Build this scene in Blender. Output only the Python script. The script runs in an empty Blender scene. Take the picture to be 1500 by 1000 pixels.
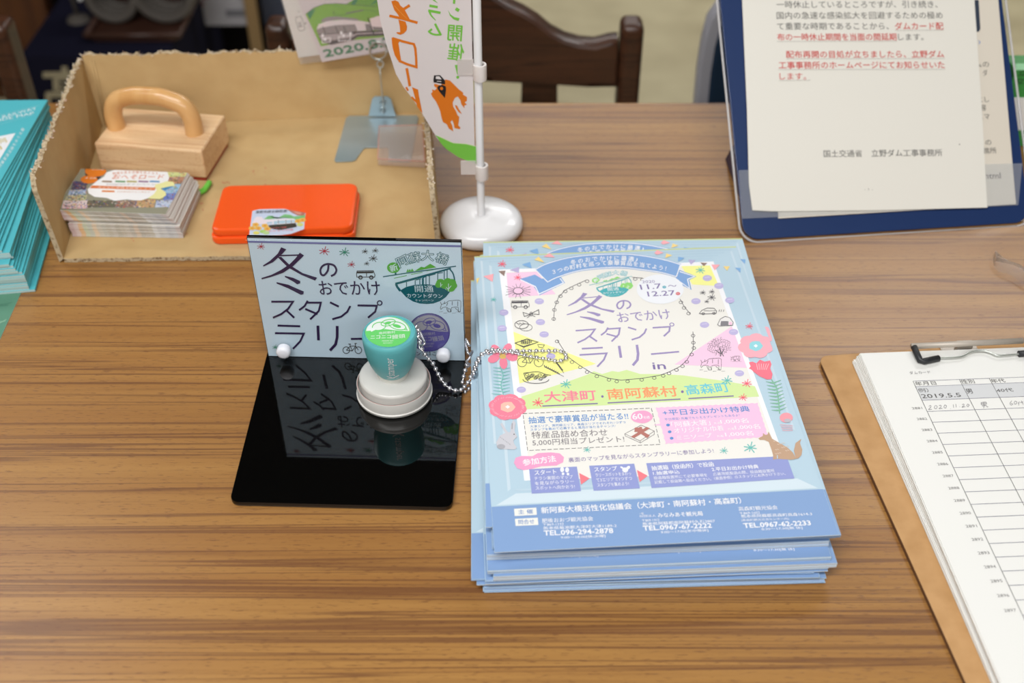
import bpy, bmesh, math, random
from mathutils import Vector, Matrix
random.seed(7)
sc = bpy.context.scene
COL = sc.collection
R = math.radians

# ---------------------------------------------------------------- camera, world, lights, exposure
FPX, PITCH, CAMH = 1690.0, R(40.7), 0.575          # focal length in pixels of the 1500 px wide frame; table top is z = 0
FOR = Vector((0, math.cos(PITCH), -math.sin(PITCH)))
DWN = Vector((0, -math.sin(PITCH), -math.cos(PITCH)))
RGT = Vector((1, 0, 0))
CAM = Vector((0, 0, CAMH))
cd = bpy.data.cameras.new('camera'); cam = bpy.data.objects.new('camera', cd); COL.objects.link(cam)
cam.location = CAM; cam.rotation_euler = (math.pi / 2 - PITCH, 0, 0)
cd.sensor_width = 36; cd.lens = FPX / 1500 * 36
cd.clip_start = .05; cd.clip_end = 50
cd.dof.use_dof = True; cd.dof.focus_distance = 0.80; cd.dof.aperture_fstop = 5.6
sc.camera = cam
w = bpy.data.worlds.new('world'); sc.world = w; w.use_nodes = True
w.node_tree.nodes['Background'].inputs[0].default_value = (.93, .97, 1, 1)
w.node_tree.nodes['Background'].inputs[1].default_value = .13
def area(name, loc, target, sx, sy, power, color=(1, .99, .975)):
    d = bpy.data.lights.new(name, 'AREA'); d.shape = 'RECTANGLE'; d.size = sx; d.size_y = sy; d.energy = power; d.color = color
    o = bpy.data.objects.new(name, d); COL.objects.link(o); o.location = loc
    d_ = Vector(target) - Vector(loc); o.rotation_euler = (math.atan2(d_.y, -d_.z), 0, 0)
    return o
area('ceiling_lamp_left', (-1.62, 1.75, 1.9), (-1.6, 1.7, 0), 1.2, .30, 15)
area('ceiling_lamp_right', (1.35, 2.75, 1.9), (1.3, 2.7, 0), 1.2, .35, 26)
area('ceiling_lamp_far', (-.2, 4.2, 1.9), (-.2, 4.2, 0), 2.4, .35, 36)
area('ceiling_lamp_above', (-.45, -.15, 1.95), (-.45, .0, 0), 1.7, .5, 42)
area('fill_light_behind', (.2, -1.9, 1.95), (.1, .5, 0), 3.0, 1.0, 78)  # broad fill added behind the camera to brighten faces turned towards it
sc.view_settings.view_transform = 'Standard'; sc.view_settings.look = 'None'
sc.view_settings.gamma = 1; sc.view_settings.use_curve_mapping = False
sc.view_settings.exposure = 0.0

# ---------------------------------------------------------------- pixel -> place on a real plane
def ray(px, py): return FOR * FPX + RGT * (px - 750) + DWN * (py - 500)
def P(px, py, z=0.0):
    r = ray(px, py); return CAM + r * ((z - CAMH) / r.z)
def PY(px, py, Y):
    r = ray(px, py); return CAM + r * (Y / r.y)
class Frame:
    """a flat sheet's own coordinate system: origin, u (right), v (up the sheet), n (its normal)"""
    def __init__(s, o, u, v):
        s.o = Vector(o); s.u = Vector(u).normalized(); v = Vector(v); s.v = (v - s.u * v.dot(s.u)).normalized(); s.n = s.u.cross(s.v)
        s.M = Matrix(((s.u.x, s.v.x, s.n.x, s.o.x), (s.u.y, s.v.y, s.n.y, s.o.y), (s.u.z, s.v.z, s.n.z, s.o.z), (0, 0, 0, 1)))
    def uv(s, px, py):
        r = ray(px, py); t = (s.o - CAM).dot(s.n) / r.dot(s.n); q = CAM + r * t - s.o
        return (q.dot(s.u), q.dot(s.v))
def K(x0, y0, k): return lambda x, y: (x0 + x / k, y0 + y / k)

# ---------------------------------------------------------------- objects
def lin(c): return tuple(((x / 255) / 12.92 if x <= 10.31 else (((x / 255) + .055) / 1.055) ** 2.4) for x in c)
def tag(o, label=None, cat=None, group=None, kind=None):
    if label: o['label'] = label
    if cat: o['category'] = cat
    if group: o['group'] = group
    if kind: o['kind'] = kind
    return o
def link(name, me, m=None, parent=None, M=None):
    o = bpy.data.objects.new(name, me); COL.objects.link(o)
    if m is not None and me is not None:
        for q in (m if isinstance(m, (list, tuple)) else [m]): me.materials.append(q)
    if M is not None: o.matrix_world = M
    if parent: o.parent = parent
    return o
def empty(name, label, cat, M=None, group=None):
    o = link(name, None, M=M if M is not None else Matrix.Identity(4)); o.empty_display_size = .02
    return tag(o, label, cat, group)
def copy_tree(o, parent=None):
    c = o.copy(); COL.objects.link(c); c.parent = parent; c.matrix_parent_inverse = o.matrix_parent_inverse.copy()
    for k in ('label', 'group'):
        if parent is None and k in c: del c[k]
    for ch in [x for x in o.children]: copy_tree(ch, c)
    return c
def mesh(name, V, F, smooth=False):
    me = bpy.data.meshes.new(name); me.from_pydata([tuple(v) for v in V], [], F); me.update()
    if smooth:
        for p in me.polygons: p.use_smooth = True
    return me
def bm_mesh(name, bm, smooth=False, angle=None):
    bmesh.ops.recalc_face_normals(bm, faces=bm.faces)
    me = bpy.data.meshes.new(name); bm.to_mesh(me); bm.free()
    if smooth:
        if angle: me.set_sharp_from_angle(angle=R(angle))
        for p in me.polygons: p.use_smooth = max(abs(q) for q in p.normal) < .9995
    return me
def box_bm(bm, x0, x1, y0, y1, z0, z1, bev=0, seg=2):
    r = bmesh.ops.create_cube(bm, size=1); vs = r['verts']
    for v in vs: v.co = Vector(((x0 + x1) / 2 + v.co.x * (x1 - x0), (y0 + y1) / 2 + v.co.y * (y1 - y0), (z0 + z1) / 2 + v.co.z * (z1 - z0)))
    if bev:
        es = list({e for v in vs for e in v.link_edges})
        bmesh.ops.bevel(bm, geom=es, offset=bev, segments=seg, profile=.5, affect='EDGES')
def box(name, x0, x1, y0, y1, z0, z1, m, parent=None, bev=0, M=None, seg=2):
    bm = bmesh.new(); box_bm(bm, x0, x1, y0, y1, z0, z1, bev, seg)
    return link(name, bm_mesh(name, bm, bev > 0, 40), m, parent, M)
def rrect(x0, x1, y0, y1, r, n=6):
    out = []
    for cx, cy, a in ((x1 - r, y0 + r, -90), (x1 - r, y1 - r, 0), (x0 + r, y1 - r, 90), (x0 + r, y0 + r, 180)):
        for i in range(n + 1):
            t = R(a + 90 * i / n); out.append((cx + r * math.cos(t), cy + r * math.sin(t)))
    return out
def prism_bm(bm, pts, z0, z1, bev=0, seg=2):
    vs = [bm.verts.new((x, y, z0)) for x, y in pts]
    f = bm.faces.new(vs); r = bmesh.ops.extrude_face_region(bm, geom=[f])
    up = [v for v in r['geom'] if isinstance(v, bmesh.types.BMVert)]
    for v in up: v.co.z = z1
    if bev:
        es = [e for e in bm.edges if (e.verts[0] in up) == (e.verts[1] in up) and abs(e.verts[0].co.z - e.verts[1].co.z) < 1e-7 and (e.verts[0] in up or e.verts[0] in vs)]
        bmesh.ops.bevel(bm, geom=es, offset=bev, segments=seg, profile=.5, affect='EDGES')
def prism(name, pts, z0, z1, m, parent=None, bev=0, M=None, smooth=True):
    bm = bmesh.new(); prism_bm(bm, pts, z0, z1, bev)
    return link(name, bm_mesh(name, bm, smooth, 35), m, parent, M)
def lathe(name, prof, m, parent=None, n=64, M=None, close=True, angle=50):
    V, F = [], []
    for r, z in prof:
        for i in range(n): a = 2 * math.pi * i / n; V.append((r * math.cos(a), r * math.sin(a), z))
    for j in range(len(prof) - 1):
        for i in range(n): k = (i + 1) % n; F.append((j * n + i, j * n + k, (j + 1) * n + k, (j + 1) * n + i))
    if close: F.append(tuple(range(n))[::-1]); F.append(tuple((len(prof) - 1) * n + i for i in range(n)))
    me = mesh(name, V, F, True); me.set_sharp_from_angle(angle=R(angle))
    return link(name, me, m, parent, M)
def smooth_path(pts, k=6):
    pts = [Vector(p) for p in pts]; out = []
    for i in range(len(pts) - 1):
        a, b, c, d = pts[max(i - 1, 0)], pts[i], pts[i + 1], pts[min(i + 2, len(pts) - 1)]
        for j in range(k):
            t = j / k; out.append(.5 * ((2 * b) + (c - a) * t + (2 * a - 5 * b + 4 * c - d) * t * t + (3 * b - a - 3 * c + d) * t ** 3))
    return out + [pts[-1]]
def tube_data(pts, r, n=10, cap=True):
    pts = [Vector(p) for p in pts]; V, F = [], []
    up = Vector((0, 0, 1)); prev = None
    for i, p in enumerate(pts):
        d = (pts[min(i + 1, len(pts) - 1)] - pts[max(i - 1, 0)]).normalized()
        if prev is None: a = d.orthogonal().normalized()
        else: a = (prev - d * prev.dot(d)).normalized()
        prev = a; b = d.cross(a); rr = r(i / (len(pts) - 1)) if callable(r) else r
        for k in range(n): t = 2 * math.pi * k / n; V.append(p + a * rr * math.cos(t) + b * rr * math.sin(t))
    for i in range(len(pts) - 1):
        for k in range(n): q = (k + 1) % n; F.append((i * n + k, i * n + q, (i + 1) * n + q, (i + 1) * n + k))
    if cap: F.append(tuple(range(n))[::-1]); F.append(tuple((len(pts) - 1) * n + k for k in range(n)))
    return V, F
def tube(name, pts, r, m, parent=None, n=10, M=None):
    V, F = tube_data(pts, r, n); return link(name, mesh(name, V, F, True), m, parent, M)

# ---------------------------------------------------------------- materials
ALB = .90
def mat(name, rgb, rough=.5, metal=0, spec=.5, noise=None, bump=None, coat=0, trans=0, sss=0):
    m = bpy.data.materials.new(name); m.use_nodes = True; nt = m.node_tree; b = nt.nodes['Principled BSDF']
    c = [x * ALB for x in lin(rgb)]
    b.inputs['Base Color'].default_value = (*c, 1); b.inputs['Roughness'].default_value = rough; b.inputs['Metallic'].default_value = metal
    b.inputs['Specular IOR Level'].default_value = spec; b.inputs['Coat Weight'].default_value = coat; b.inputs['Coat Roughness'].default_value = .05
    b.inputs['Transmission Weight'].default_value = trans
    if noise:
        rgb2, scale, lo, hi, stretch = noise
        tc = nt.nodes.new('ShaderNodeTexCoord'); mp = nt.nodes.new('ShaderNodeMapping'); mp.inputs['Scale'].default_value = stretch
        nz = nt.nodes.new('ShaderNodeTexNoise'); nz.inputs['Scale'].default_value = scale; nz.inputs['Detail'].default_value = 6
        cr = nt.nodes.new('ShaderNodeValToRGB'); cr.color_ramp.elements[0].position = lo; cr.color_ramp.elements[1].position = hi
        cr.color_ramp.elements[0].color = (*c, 1); cr.color_ramp.elements[1].color = (*[x * ALB for x in lin(rgb2)], 1)
        nt.links.new(tc.outputs['Object'], mp.inputs[0]); nt.links.new(mp.outputs[0], nz.inputs['Vector'])
        nt.links.new(nz.outputs[0], cr.inputs[0]); nt.links.new(cr.outputs[0], b.inputs['Base Color'])
    if bump:
        sc_, st = bump
        tc = nt.nodes.new('ShaderNodeTexCoord'); nz = nt.nodes.new('ShaderNodeTexNoise'); nz.inputs['Scale'].default_value = sc_; nz.inputs['Detail'].default_value = 4
        bp = nt.nodes.new('ShaderNodeBump'); bp.inputs['Strength'].default_value = st; bp.inputs['Distance'].default_value = .001
        nt.links.new(tc.outputs['Object'], nz.inputs['Vector']); nt.links.new(nz.outputs[0], bp.inputs['Height']); nt.links.new(bp.outputs[0], b.inputs['Normal'])
    return m
def clear_mat(name, tint=(1, 1, 1), rough=.06, haze=0.0, ior=1.45, hazecol=(.85, .87, .9)):
    m = bpy.data.materials.new(name); m.use_nodes = True; nt = m.node_tree; nt.nodes.remove(nt.nodes['Principled BSDF'])
    out = nt.nodes['Material Output']; tr = nt.nodes.new('ShaderNodeBsdfTransparent'); tr.inputs[0].default_value = (*tint, 1)
    gl = nt.nodes.new('ShaderNodeBsdfGlossy'); gl.inputs['Roughness'].default_value = rough
    fr = nt.nodes.new('ShaderNodeFresnel'); fr.inputs[0].default_value = ior
    mx = nt.nodes.new('ShaderNodeMixShader'); ge = nt.nodes.new('ShaderNodeNewGeometry'); mu = nt.nodes.new('ShaderNodeMath'); mu.operation = 'MULTIPLY_ADD'; mu.inputs[1].default_value = -1; mu.inputs[2].default_value = 1
    m3 = nt.nodes.new('ShaderNodeMath'); m3.operation = 'MULTIPLY'; nt.links.new(ge.outputs['Backfacing'], mu.inputs[0]); nt.links.new(fr.outputs[0], m3.inputs[0]); nt.links.new(mu.outputs[0], m3.inputs[1])
    nt.links.new(m3.outputs[0], mx.inputs[0]); nt.links.new(tr.outputs[0], mx.inputs[1]); nt.links.new(gl.outputs[0], mx.inputs[2])
    last = mx
    if haze:
        df = nt.nodes.new('ShaderNodeBsdfDiffuse'); df.inputs[0].default_value = (*hazecol, 1)
        m2 = nt.nodes.new('ShaderNodeMixShader'); m2.inputs[0].default_value = haze
        nt.links.new(mx.outputs[0], m2.inputs[1]); nt.links.new(df.outputs[0], m2.inputs[2]); last = m2
    nt.links.new(last.outputs[0], out.inputs[0]); return m
def attr_mat(name, rough=.5, spec=.3, coat=0):
    m = bpy.data.materials.new(name); m.use_nodes = True; nt = m.node_tree; b = nt.nodes['Principled BSDF']
    a = nt.nodes.new('ShaderNodeAttribute'); a.attribute_name = 'Col'; nt.links.new(a.outputs['Color'], b.inputs['Base Color'])
    b.inputs['Roughness'].default_value = rough; b.inputs['Specular IOR Level'].default_value = spec; b.inputs['Coat Weight'].default_value = coat
    return m
def wood_mat(name, light, mid, dark, sx, sy, rough=.38, spec=.5, seed=0.0):
    m = bpy.data.materials.new(name); m.use_nodes = True; nt = m.node_tree; b = nt.nodes['Principled BSDF']; L = nt.links.new; N = nt.nodes.new
    tc = N('ShaderNodeTexCoord')
    def nz(scale, detail, dist, off=0, dim=(sx, sy, sy)):
        mp = N('ShaderNodeMapping'); mp.inputs['Scale'].default_value = dim; mp.inputs['Location'].default_value = (seed + off, off * 1.7, 0)
        n = N('ShaderNodeTexNoise'); n.inputs['Scale'].default_value = scale; n.inputs['Detail'].default_value = detail; n.inputs['Roughness'].default_value = .62; n.inputs['Distortion'].default_value = dist
        L(tc.outputs['Object'], mp.inputs[0]); L(mp.outputs[0], n.inputs['Vector']); return n.outputs[0]
    def ramp(src, stops):
        r = N('ShaderNodeValToRGB'); e = r.color_ramp.elements
        while len(e) < len(stops): e.new(.5)
        for q, (p, c) in zip(e, stops): q.position = p; q.color = (*c, 1)
        L(src, r.inputs[0]); return r.outputs[0]
    def mix(f, a, c):
        x = N('ShaderNodeMix'); x.data_type = 'RGBA'; L(f, x.inputs[0]); L(a, x.inputs[6])
        if isinstance(c, tuple): x.inputs[7].default_value = (*c, 1)
        else: L(c, x.inputs[7])
        return x.outputs[2]
    li, mi, da = [tuple(v * ALB for v in lin(c)) for c in (light, mid, dark)]
    base = ramp(nz(1, 8, .4), [(.30, mi), (.5, tuple((a + c) / 2 for a, c in zip(li, mi))), (.70, li)])
    # long dark growth lines
    s = ramp(nz(1.35, 3, .5, 3.3, (sx * .45, sy * 1.0, sy)), [(.472, (0, 0, 0)), (.495, (.7, .7, .7)), (.502, (.7, .7, .7)), (.535, (0, 0, 0))])
    c1 = mix(s, base, da)
    # fine lines
    s2 = ramp(nz(5, 5, .3, 7.1, (sx * .5, sy, sy)), [(.52, (0, 0, 0)), (.72, (.55, .55, .55))])
    c2 = mix(s2, c1, tuple((a * .55 + c * .45) for a, c in zip(da, mi)))
    # short pores
    s3 = ramp(nz(9, 2, 0, 9.7, (sx * 11, sy * 2.2, sy)), [(.57, (0, 0, 0)), (.72, (.6, .6, .6))])
    c3 = mix(s3, c2, da)
    L(c3, b.inputs['Base Color'])
    b.inputs['Roughness'].default_value = rough; b.inputs['Specular IOR Level'].default_value = spec
    bp = N('ShaderNodeBump'); bp.inputs['Strength'].default_value = .12; bp.inputs['Distance'].default_value = .0004
    L(s3, bp.inputs['Height']); L(bp.outputs[0], b.inputs['Normal'])
    return m

M_print = attr_mat('printed_ink', .45, .35)
M_gloss = attr_mat('glossy_print', .3, .4)
M_paper = mat('white_paper', (243, 242, 238), .7, spec=.2)
M_table = wood_mat('woodgrain_laminate', (172, 127, 70), (149, 103, 55), (100, 62, 42), 1.3, 44, .32, .42)
M_edge = mat('dark_edge_band', (120, 78, 46), .5)
M_card = mat('cardboard', (203, 173, 124), .8, spec=.15, noise=((197, 166, 117), 40, .4, .65, (1, 1, 1)))
M_cedge = mat('torn_cardboard_edge', (196, 178, 148), .95, spec=.05, noise=((136, 112, 82), 330, .5, .66, (1, 1, 1)), bump=(400, .8))
M_fibre = mat('torn_fibre', (222, 208, 190), .95, spec=.05, noise=((196, 150, 130), 60, .55, .7, (1, 1, 1)))
M_acry = mat('black_acrylic', (6, 6, 6), .03, spec=.55)
M_clear = clear_mat('clear_plastic', (.97, .98, .99))
M_pocket = clear_mat('pocket_film', (.95, .96, .97), .12, .10, 1.35)
M_sleeve = clear_mat('clear_sleeve', (.96, .97, .97), .1, .10, 1.35)
M_whitepl = mat('white_plastic', (240, 240, 242), .25, spec=.5, coat=.2)
M_greypl = mat('pale_grey_plastic', (212, 210, 205), .25, spec=.5)
M_teal = mat('teal_plastic', (98, 184, 190), .4, spec=.5)
M_chrome = mat('bead_steel', (226, 224, 228), .2, .85)
M_zinc = mat('galvanised_steel', (190, 206, 214), .4, .6, noise=((158, 182, 192), 9, .35, .7, (1, 1, 1)))
M_wire = mat('steel_wire', (198, 202, 196), .28, .65)
M_black = mat('black_rubber', (38, 40, 44), .45)
M_orange = mat('orange_plastic', (255, 92, 22), .33, spec=.5)
M_mdf = mat('brown_hardboard', (200, 156, 106), .6, spec=.3, noise=((186, 142, 92), 55, .4, .7, (1, 1, 1)))
M_darkwood = wood_mat('dark_chair_wood', (84, 50, 32), (60, 36, 22), (38, 22, 16), 3, 24, .35, .5)
M_redwood = M_darkwood
M_navy = mat('navy_board', (36, 58, 104), .3, spec=.5)
M_floor = mat('floor_tile', (205, 194, 158), .55, spec=.3, noise=((182, 170, 136), 5, .38, .7, (1, 1.6, 1)))

# ---------------------------------------------------------------- printing: flat ink polygons on a sheet
_tc = {}
def glyphs(s, bold):
    """outline of a string as a flat mesh, scaled to its own unit bounding box"""
    k = s; bold = 0
    if k in _tc: return _tc[k]
    c = bpy.data.curves.new('t', 'FONT'); c.body = s; c.resolution_u = 2; c.offset = 0
    o = bpy.data.objects.new('t', c); COL.objects.link(o)
    dg = bpy.context.evaluated_depsgraph_get(); me = o.evaluated_get(dg).to_mesh()
    V = [(v.co.x, v.co.y) for v in me.vertices]; F = [tuple(p.vertices) for p in me.polygons]
    o.evaluated_get(dg).to_mesh_clear(); bpy.data.objects.remove(o); bpy.data.curves.remove(c)
    if not V: V = [(0, 0), (1, 1), (1, 0)]; F = []
    x0, x1 = min(v[0] for v in V), max(v[0] for v in V); y0, y1 = min(v[1] for v in V), max(v[1] for v in V)
    _tc[k] = (V, F, x0, x1, y0, y1); return _tc[k]
class Ink:
    STEP = .00004
    def __init__(s, mp, k=None, base=0):
        s.mp = mp; s.k = k or (lambda x, y: (x, y)); s.V = []; s.F = []; s.C = []; s.base = base
    def at(s, k): s.k = k; return s
    def m(s, x, y): return s.mp(*s.k(x, y))
    def _add(s, uvs, faces, col, ly):
        s.cnt = getattr(s, 'cnt', 0) + 1
        n = len(s.V); z = (ly + s.base) * s.STEP + .00006 + (s.cnt % 20) * 1.9e-6
        s.V += [(u, v, z) for u, v in uvs]; s.F += [tuple(i + n for i in f) for f in faces]
        c = tuple(x * ALB for x in lin(col)); s.C += [c] * len(faces)
    def raw(s, uvs, col, ly=0): s._add(uvs, [tuple(range(len(uvs)))], col, ly)
    def poly(s, pts, col, ly=1): s.raw([s.m(*p) for p in pts], col, ly)
    def ell(s, cx, cy, rx, ry, col, ly=1, n=28, rot=0, wob=0):
        ca, sa = math.cos(R(rot)), math.sin(R(rot)); pts = []
        for i in range(n):
            t = 2 * math.pi * i / n; q = 1 + wob * math.sin(5 * t + 1) ; a, b = rx * q * math.cos(t), ry * q * math.sin(t)
            pts.append((cx + a * ca - b * sa, cy + a * sa + b * ca))
        s.poly(pts, col, ly)
    def line(s, pts, wd, col, ly=2, closed=False, taper=False):
        pts = [Vector((*p, 0)).xy for p in pts]
        if closed: pts = pts + [pts[0]]
        if len(pts) < 2: return
        L_, R_ = [], []; n = len(pts)
        for i, p in enumerate(pts):
            if closed and i in (0, n - 1): d1, d2 = (pts[1] - pts[0]), (pts[-1] - pts[-2])
            else: d1, d2 = pts[min(i + 1, n - 1)] - pts[max(i, 0)] if i < n - 1 else pts[i] - pts[i - 1], pts[i] - pts[i - 1] if i else pts[1] - pts[0]
            d1 = d1.normalized() if d1.length else Vector((1, 0)); d2 = d2.normalized() if d2.length else d1
            t = (d1 + d2); t = t.normalized() if t.length > .2 else d1
            nn = Vector((-t.y, t.x)); c = max(.5, abs(nn.dot(Vector((-d1.y, d1.x)))))
            h = wd / 2 / c * ((1 - .75 * i / (n - 1)) if taper else 1)
            L_.append(p + nn * h); R_.append(p - nn * h)
        uv = [s.m(*p) for p in L_] + [s.m(*p) for p in R_]
        s._add(uv, [(i, i + 1, n + i + 1, n + i) for i in range(n - 1)], col, ly)
    def ring(s, cx, cy, rx, ry, wd, col, ly=2, n=20, a0=0, a1=360, rot=0):
        ca, sa = math.cos(R(rot)), math.sin(R(rot)); pts = []
        full = abs(a1 - a0) >= 360; k = n if full else n + 1
        for i in range(k):
            t = R(a0 + (a1 - a0) * i / n); a, b = rx * math.cos(t), ry * math.sin(t); pts.append((cx + a * ca - b * sa, cy + a * sa + b * ca))
        s.line(pts, wd, col, ly, closed=full)
    def curve(s, pts, wd, col, ly=2, k=4, taper=False):
        s.line([(p.x, p.y) for p in smooth_path([(x, y, 0) for x, y in pts], k)], wd, col, ly, taper=taper)
    def text(s, t, x0, y0, x1, y1, h, col, ly=4, bold=0.0):
        """baseline-left and baseline-right corners and the letters' height, squared up on the sheet"""
        V, F, a, b, c, d = glyphs(t, bold)
        p = Vector(s.m(x0, y0)); q = Vector(s.m(x1, y1)); up = Vector(s.m(x0, y0 - h)) - p
        ax = q - p; n = Vector((-ax.y, ax.x)).normalized()
        if n.dot(up) < 0: n = -n
        H = abs(up.dot(n)); W = max(b - a, 1e-6); T = max(d - c, 1e-6)
        uv = [tuple(p + ax * ((x - a) / W) + n * (H * (y - c) / T)) for x, y in V]
        s._bold(uv, F, col, ly, bold * (q - p).length / W * .45)
    def _bold(s, uv, F, col, ly, d, n=0):
        s._add(uv, F, col, ly)
        if d > 1e-5:
            k = n or (4 if d > 4e-5 else 2)
            for i in range(k):
                t = 2 * math.pi * i / k + (.0 if k < 8 else .2); s._add([(u + d * math.cos(t), v + d * math.sin(t)) for u, v in uv], F, col, ly)
    def glyph(s, ch, cx, cy, wd, ht, col, ly=4, rot=0, bold=0.0, mirror=False):
        """one sign set by its em box centre in picture proportions"""
        V, F, a, b, c, d = glyphs(ch, bold); ca, sa = math.cos(R(rot)), math.sin(R(rot)); k = -1 if mirror else 1
        uv = []
        for x, y in V:
            X = (x - .5) * wd * k; Y = -(y - .38) * ht; uv.append(s.m(cx + X * ca - Y * sa, cy + X * sa + Y * ca))
        p, q = Vector(s.m(cx, cy)), Vector(s.m(cx + wd, cy)); s._bold(uv, F, col, ly, bold * (q - p).length * .6, 12 if bold > .05 else 0)
    def arc_text(s, t, pts, wd, ht, col, ly=4, bold=.02, flip=False):
        path = smooth_path([(x, y, 0) for x, y in pts], 12); L = [0]
        for a, b in zip(path, path[1:]): L.append(L[-1] + (b - a).length)
        for i, ch in enumerate(t):
            q = L[-1] * (i + .5) / len(t); j = max(k for k in range(len(L)) if L[k] <= q); j = min(j, len(path) - 2)
            f = (q - L[j]) / max(L[j + 1] - L[j], 1e-9); p = path[j].lerp(path[j + 1], f); d = path[j + 1] - path[j]
            s.glyph(ch, p.x, p.y, wd, ht, col, ly, math.degrees(math.atan2(d.y, d.x)), bold)
    def ast(s, cx, cy, r, col, wd=None, n=8, ly=3, sq=.8, a=12):
        for i in range(n):
            t = R(a + 360 * i / n); rr = r * (.98 + .2 * math.sin(i * 2.3))
            s.line([(cx, cy), (cx + rr * math.cos(t), cy + rr * sq * math.sin(t))], wd or r * .15, col, ly)
    def build(s, name, m, parent=None, M=None):
        me = bpy.data.meshes.new(name); me.from_pydata(s.V, [], s.F); me.update()
        ca = me.color_attributes.new('Col', 'FLOAT_COLOR', 'CORNER'); i = 0; buf = []
        for p, c in zip(me.polygons, s.C): buf += [c[0], c[1], c[2], 1.0] * p.loop_total
        ca.data.foreach_set('color', buf)
        o = link(name, me, m, None, M)
        if parent: o.parent = parent
        return o
def colored(name, V, F, cols, m, parent=None, M=None):
    me = mesh(name, V, F); ca = me.color_attributes.new('Col', 'FLOAT_COLOR', 'CORNER'); buf = []
    for p, c in zip(me.polygons, cols):
        q = tuple(x * ALB for x in lin(c)); buf += [q[0], q[1], q[2], 1.0] * p.loop_total
    ca.data.foreach_set('color', buf); return link(name, me, m, parent, M)
def sheet_mesh(name, W, H, T, top, side, m, bend=None, nu=1, nv=1):
    """thin leaf, origin at its lower left corner, top face at z = T"""
    V, F, C = [], [], []; f = bend or (lambda u, v: 0)
    for j in range(nv + 1):
        for i in range(nu + 1):
            u, v = W * i / nu, H * j / nv; V.append((u, v, T + f(u, v))); V.append((u, v, f(u, v)))
    g = lambda i, j: 2 * (j * (nu + 1) + i)
    for j in range(nv):
        for i in range(nu):
            F.append((g(i, j), g(i + 1, j), g(i + 1, j + 1), g(i, j + 1))); C.append(top)
            F.append((g(i, j) + 1, g(i, j + 1) + 1, g(i + 1, j + 1) + 1, g(i + 1, j) + 1)); C.append(top)
    for i in range(nu):
        F.append((g(i, 0), g(i, 0) + 1, g(i + 1, 0) + 1, g(i + 1, 0))); C.append(side(i, 0) if callable(side) else side)
        F.append((g(i, nv), g(i + 1, nv), g(i + 1, nv) + 1, g(i, nv) + 1)); C.append(side(i, 1) if callable(side) else side)
    for j in range(nv):
        F.append((g(0, j), g(0, j + 1), g(0, j + 1) + 1, g(0, j) + 1)); C.append(side(j, 2) if callable(side) else side)
        F.append((g(nu, j), g(nu, j) + 1, g(nu, j + 1) + 1, g(nu, j + 1))); C.append(side(j, 3) if callable(side) else side)
    me = mesh(name, V, F); ca = me.color_attributes.new('Col', 'FLOAT_COLOR', 'CORNER'); buf = []
    for p, c in zip(me.polygons, C):
        q = tuple(x * ALB for x in lin(c)); buf += [q[0], q[1], q[2], 1.0] * p.loop_total
    ca.data.foreach_set('color', buf); me.materials.append(m); return me
def TR(x, y, z, deg=0): return Matrix.Translation((x, y, z)) @ Matrix.Rotation(R(deg), 4, 'Z')

# ================================================================ SETTING
fl = box('floor', -4.1, 4.1, -3.1, 7.1, -.80, -.70, M_floor); tag(fl, kind='structure')

M_wall = mat('wall_paint', (214, 208, 196), .8, spec=.2); M_ceil = mat('dark_ceiling', (70, 68, 66), .9, spec=.1)
for nm, a in (('wall_back', (-4.1, 4.1, 7, 7.1, -.75, 2.1)), ('wall_front', (-4.1, 4.1, -3.1, -3, -.75, 2.1)), ('wall_left', (-4.1, -4, -3, 7, -.75, 2.1)), ('wall_right', (4, 4.1, -3, 7, -.75, 2.1)), ('ceiling', (-4.1, 4.1, -3.1, 7.1, 2.0, 2.1))):
    tag(box(nm, *a, M_ceil if nm == 'ceiling' else M_wall), kind='structure')

# tables
def table(x0, x1, y0, y1, label, rad):
    t = empty('table', label, 'table', TR((x0 + x1) / 2, (y0 + y1) / 2, -.70))
    Mi = t.matrix_world.inverted(); off = Vector(((x0 + x1) / 2, (y0 + y1) / 2, -.70))
    a, b, c, d = x0 - off.x, x1 - off.x, y0 - off.y, y1 - off.y
    prism('tabletop', rrect(a + .002, b - .002, c + .002, d - .002, rad, 8), .672, .70, M_table, t, .0008)
    e = prism('edge_band', rrect(a, b, c, d, rad, 8), .671, .6985, M_edge, t, .001)
    box('apron', a + .06, b - .06, c + .06, d - .06, .60, .6715, M_edge, t)
    for sx in (a + .08, b - .08):
        for sy in (c + .08, d - .26): box('leg', sx - .02, sx + .02, sy - .02, sy + .02, 0, .61, M_black, t, .003)
    return t
table(-.4985, 1.20, .16, 1.0387, 'wide woodgrain laminate table carrying the blue flyers and the cardboard tray', .025)
table(-1.60, -.5015, .16, 1.0387, 'second woodgrain table at the left, its rounded corner behind the turquoise booklets', .025)

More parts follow.
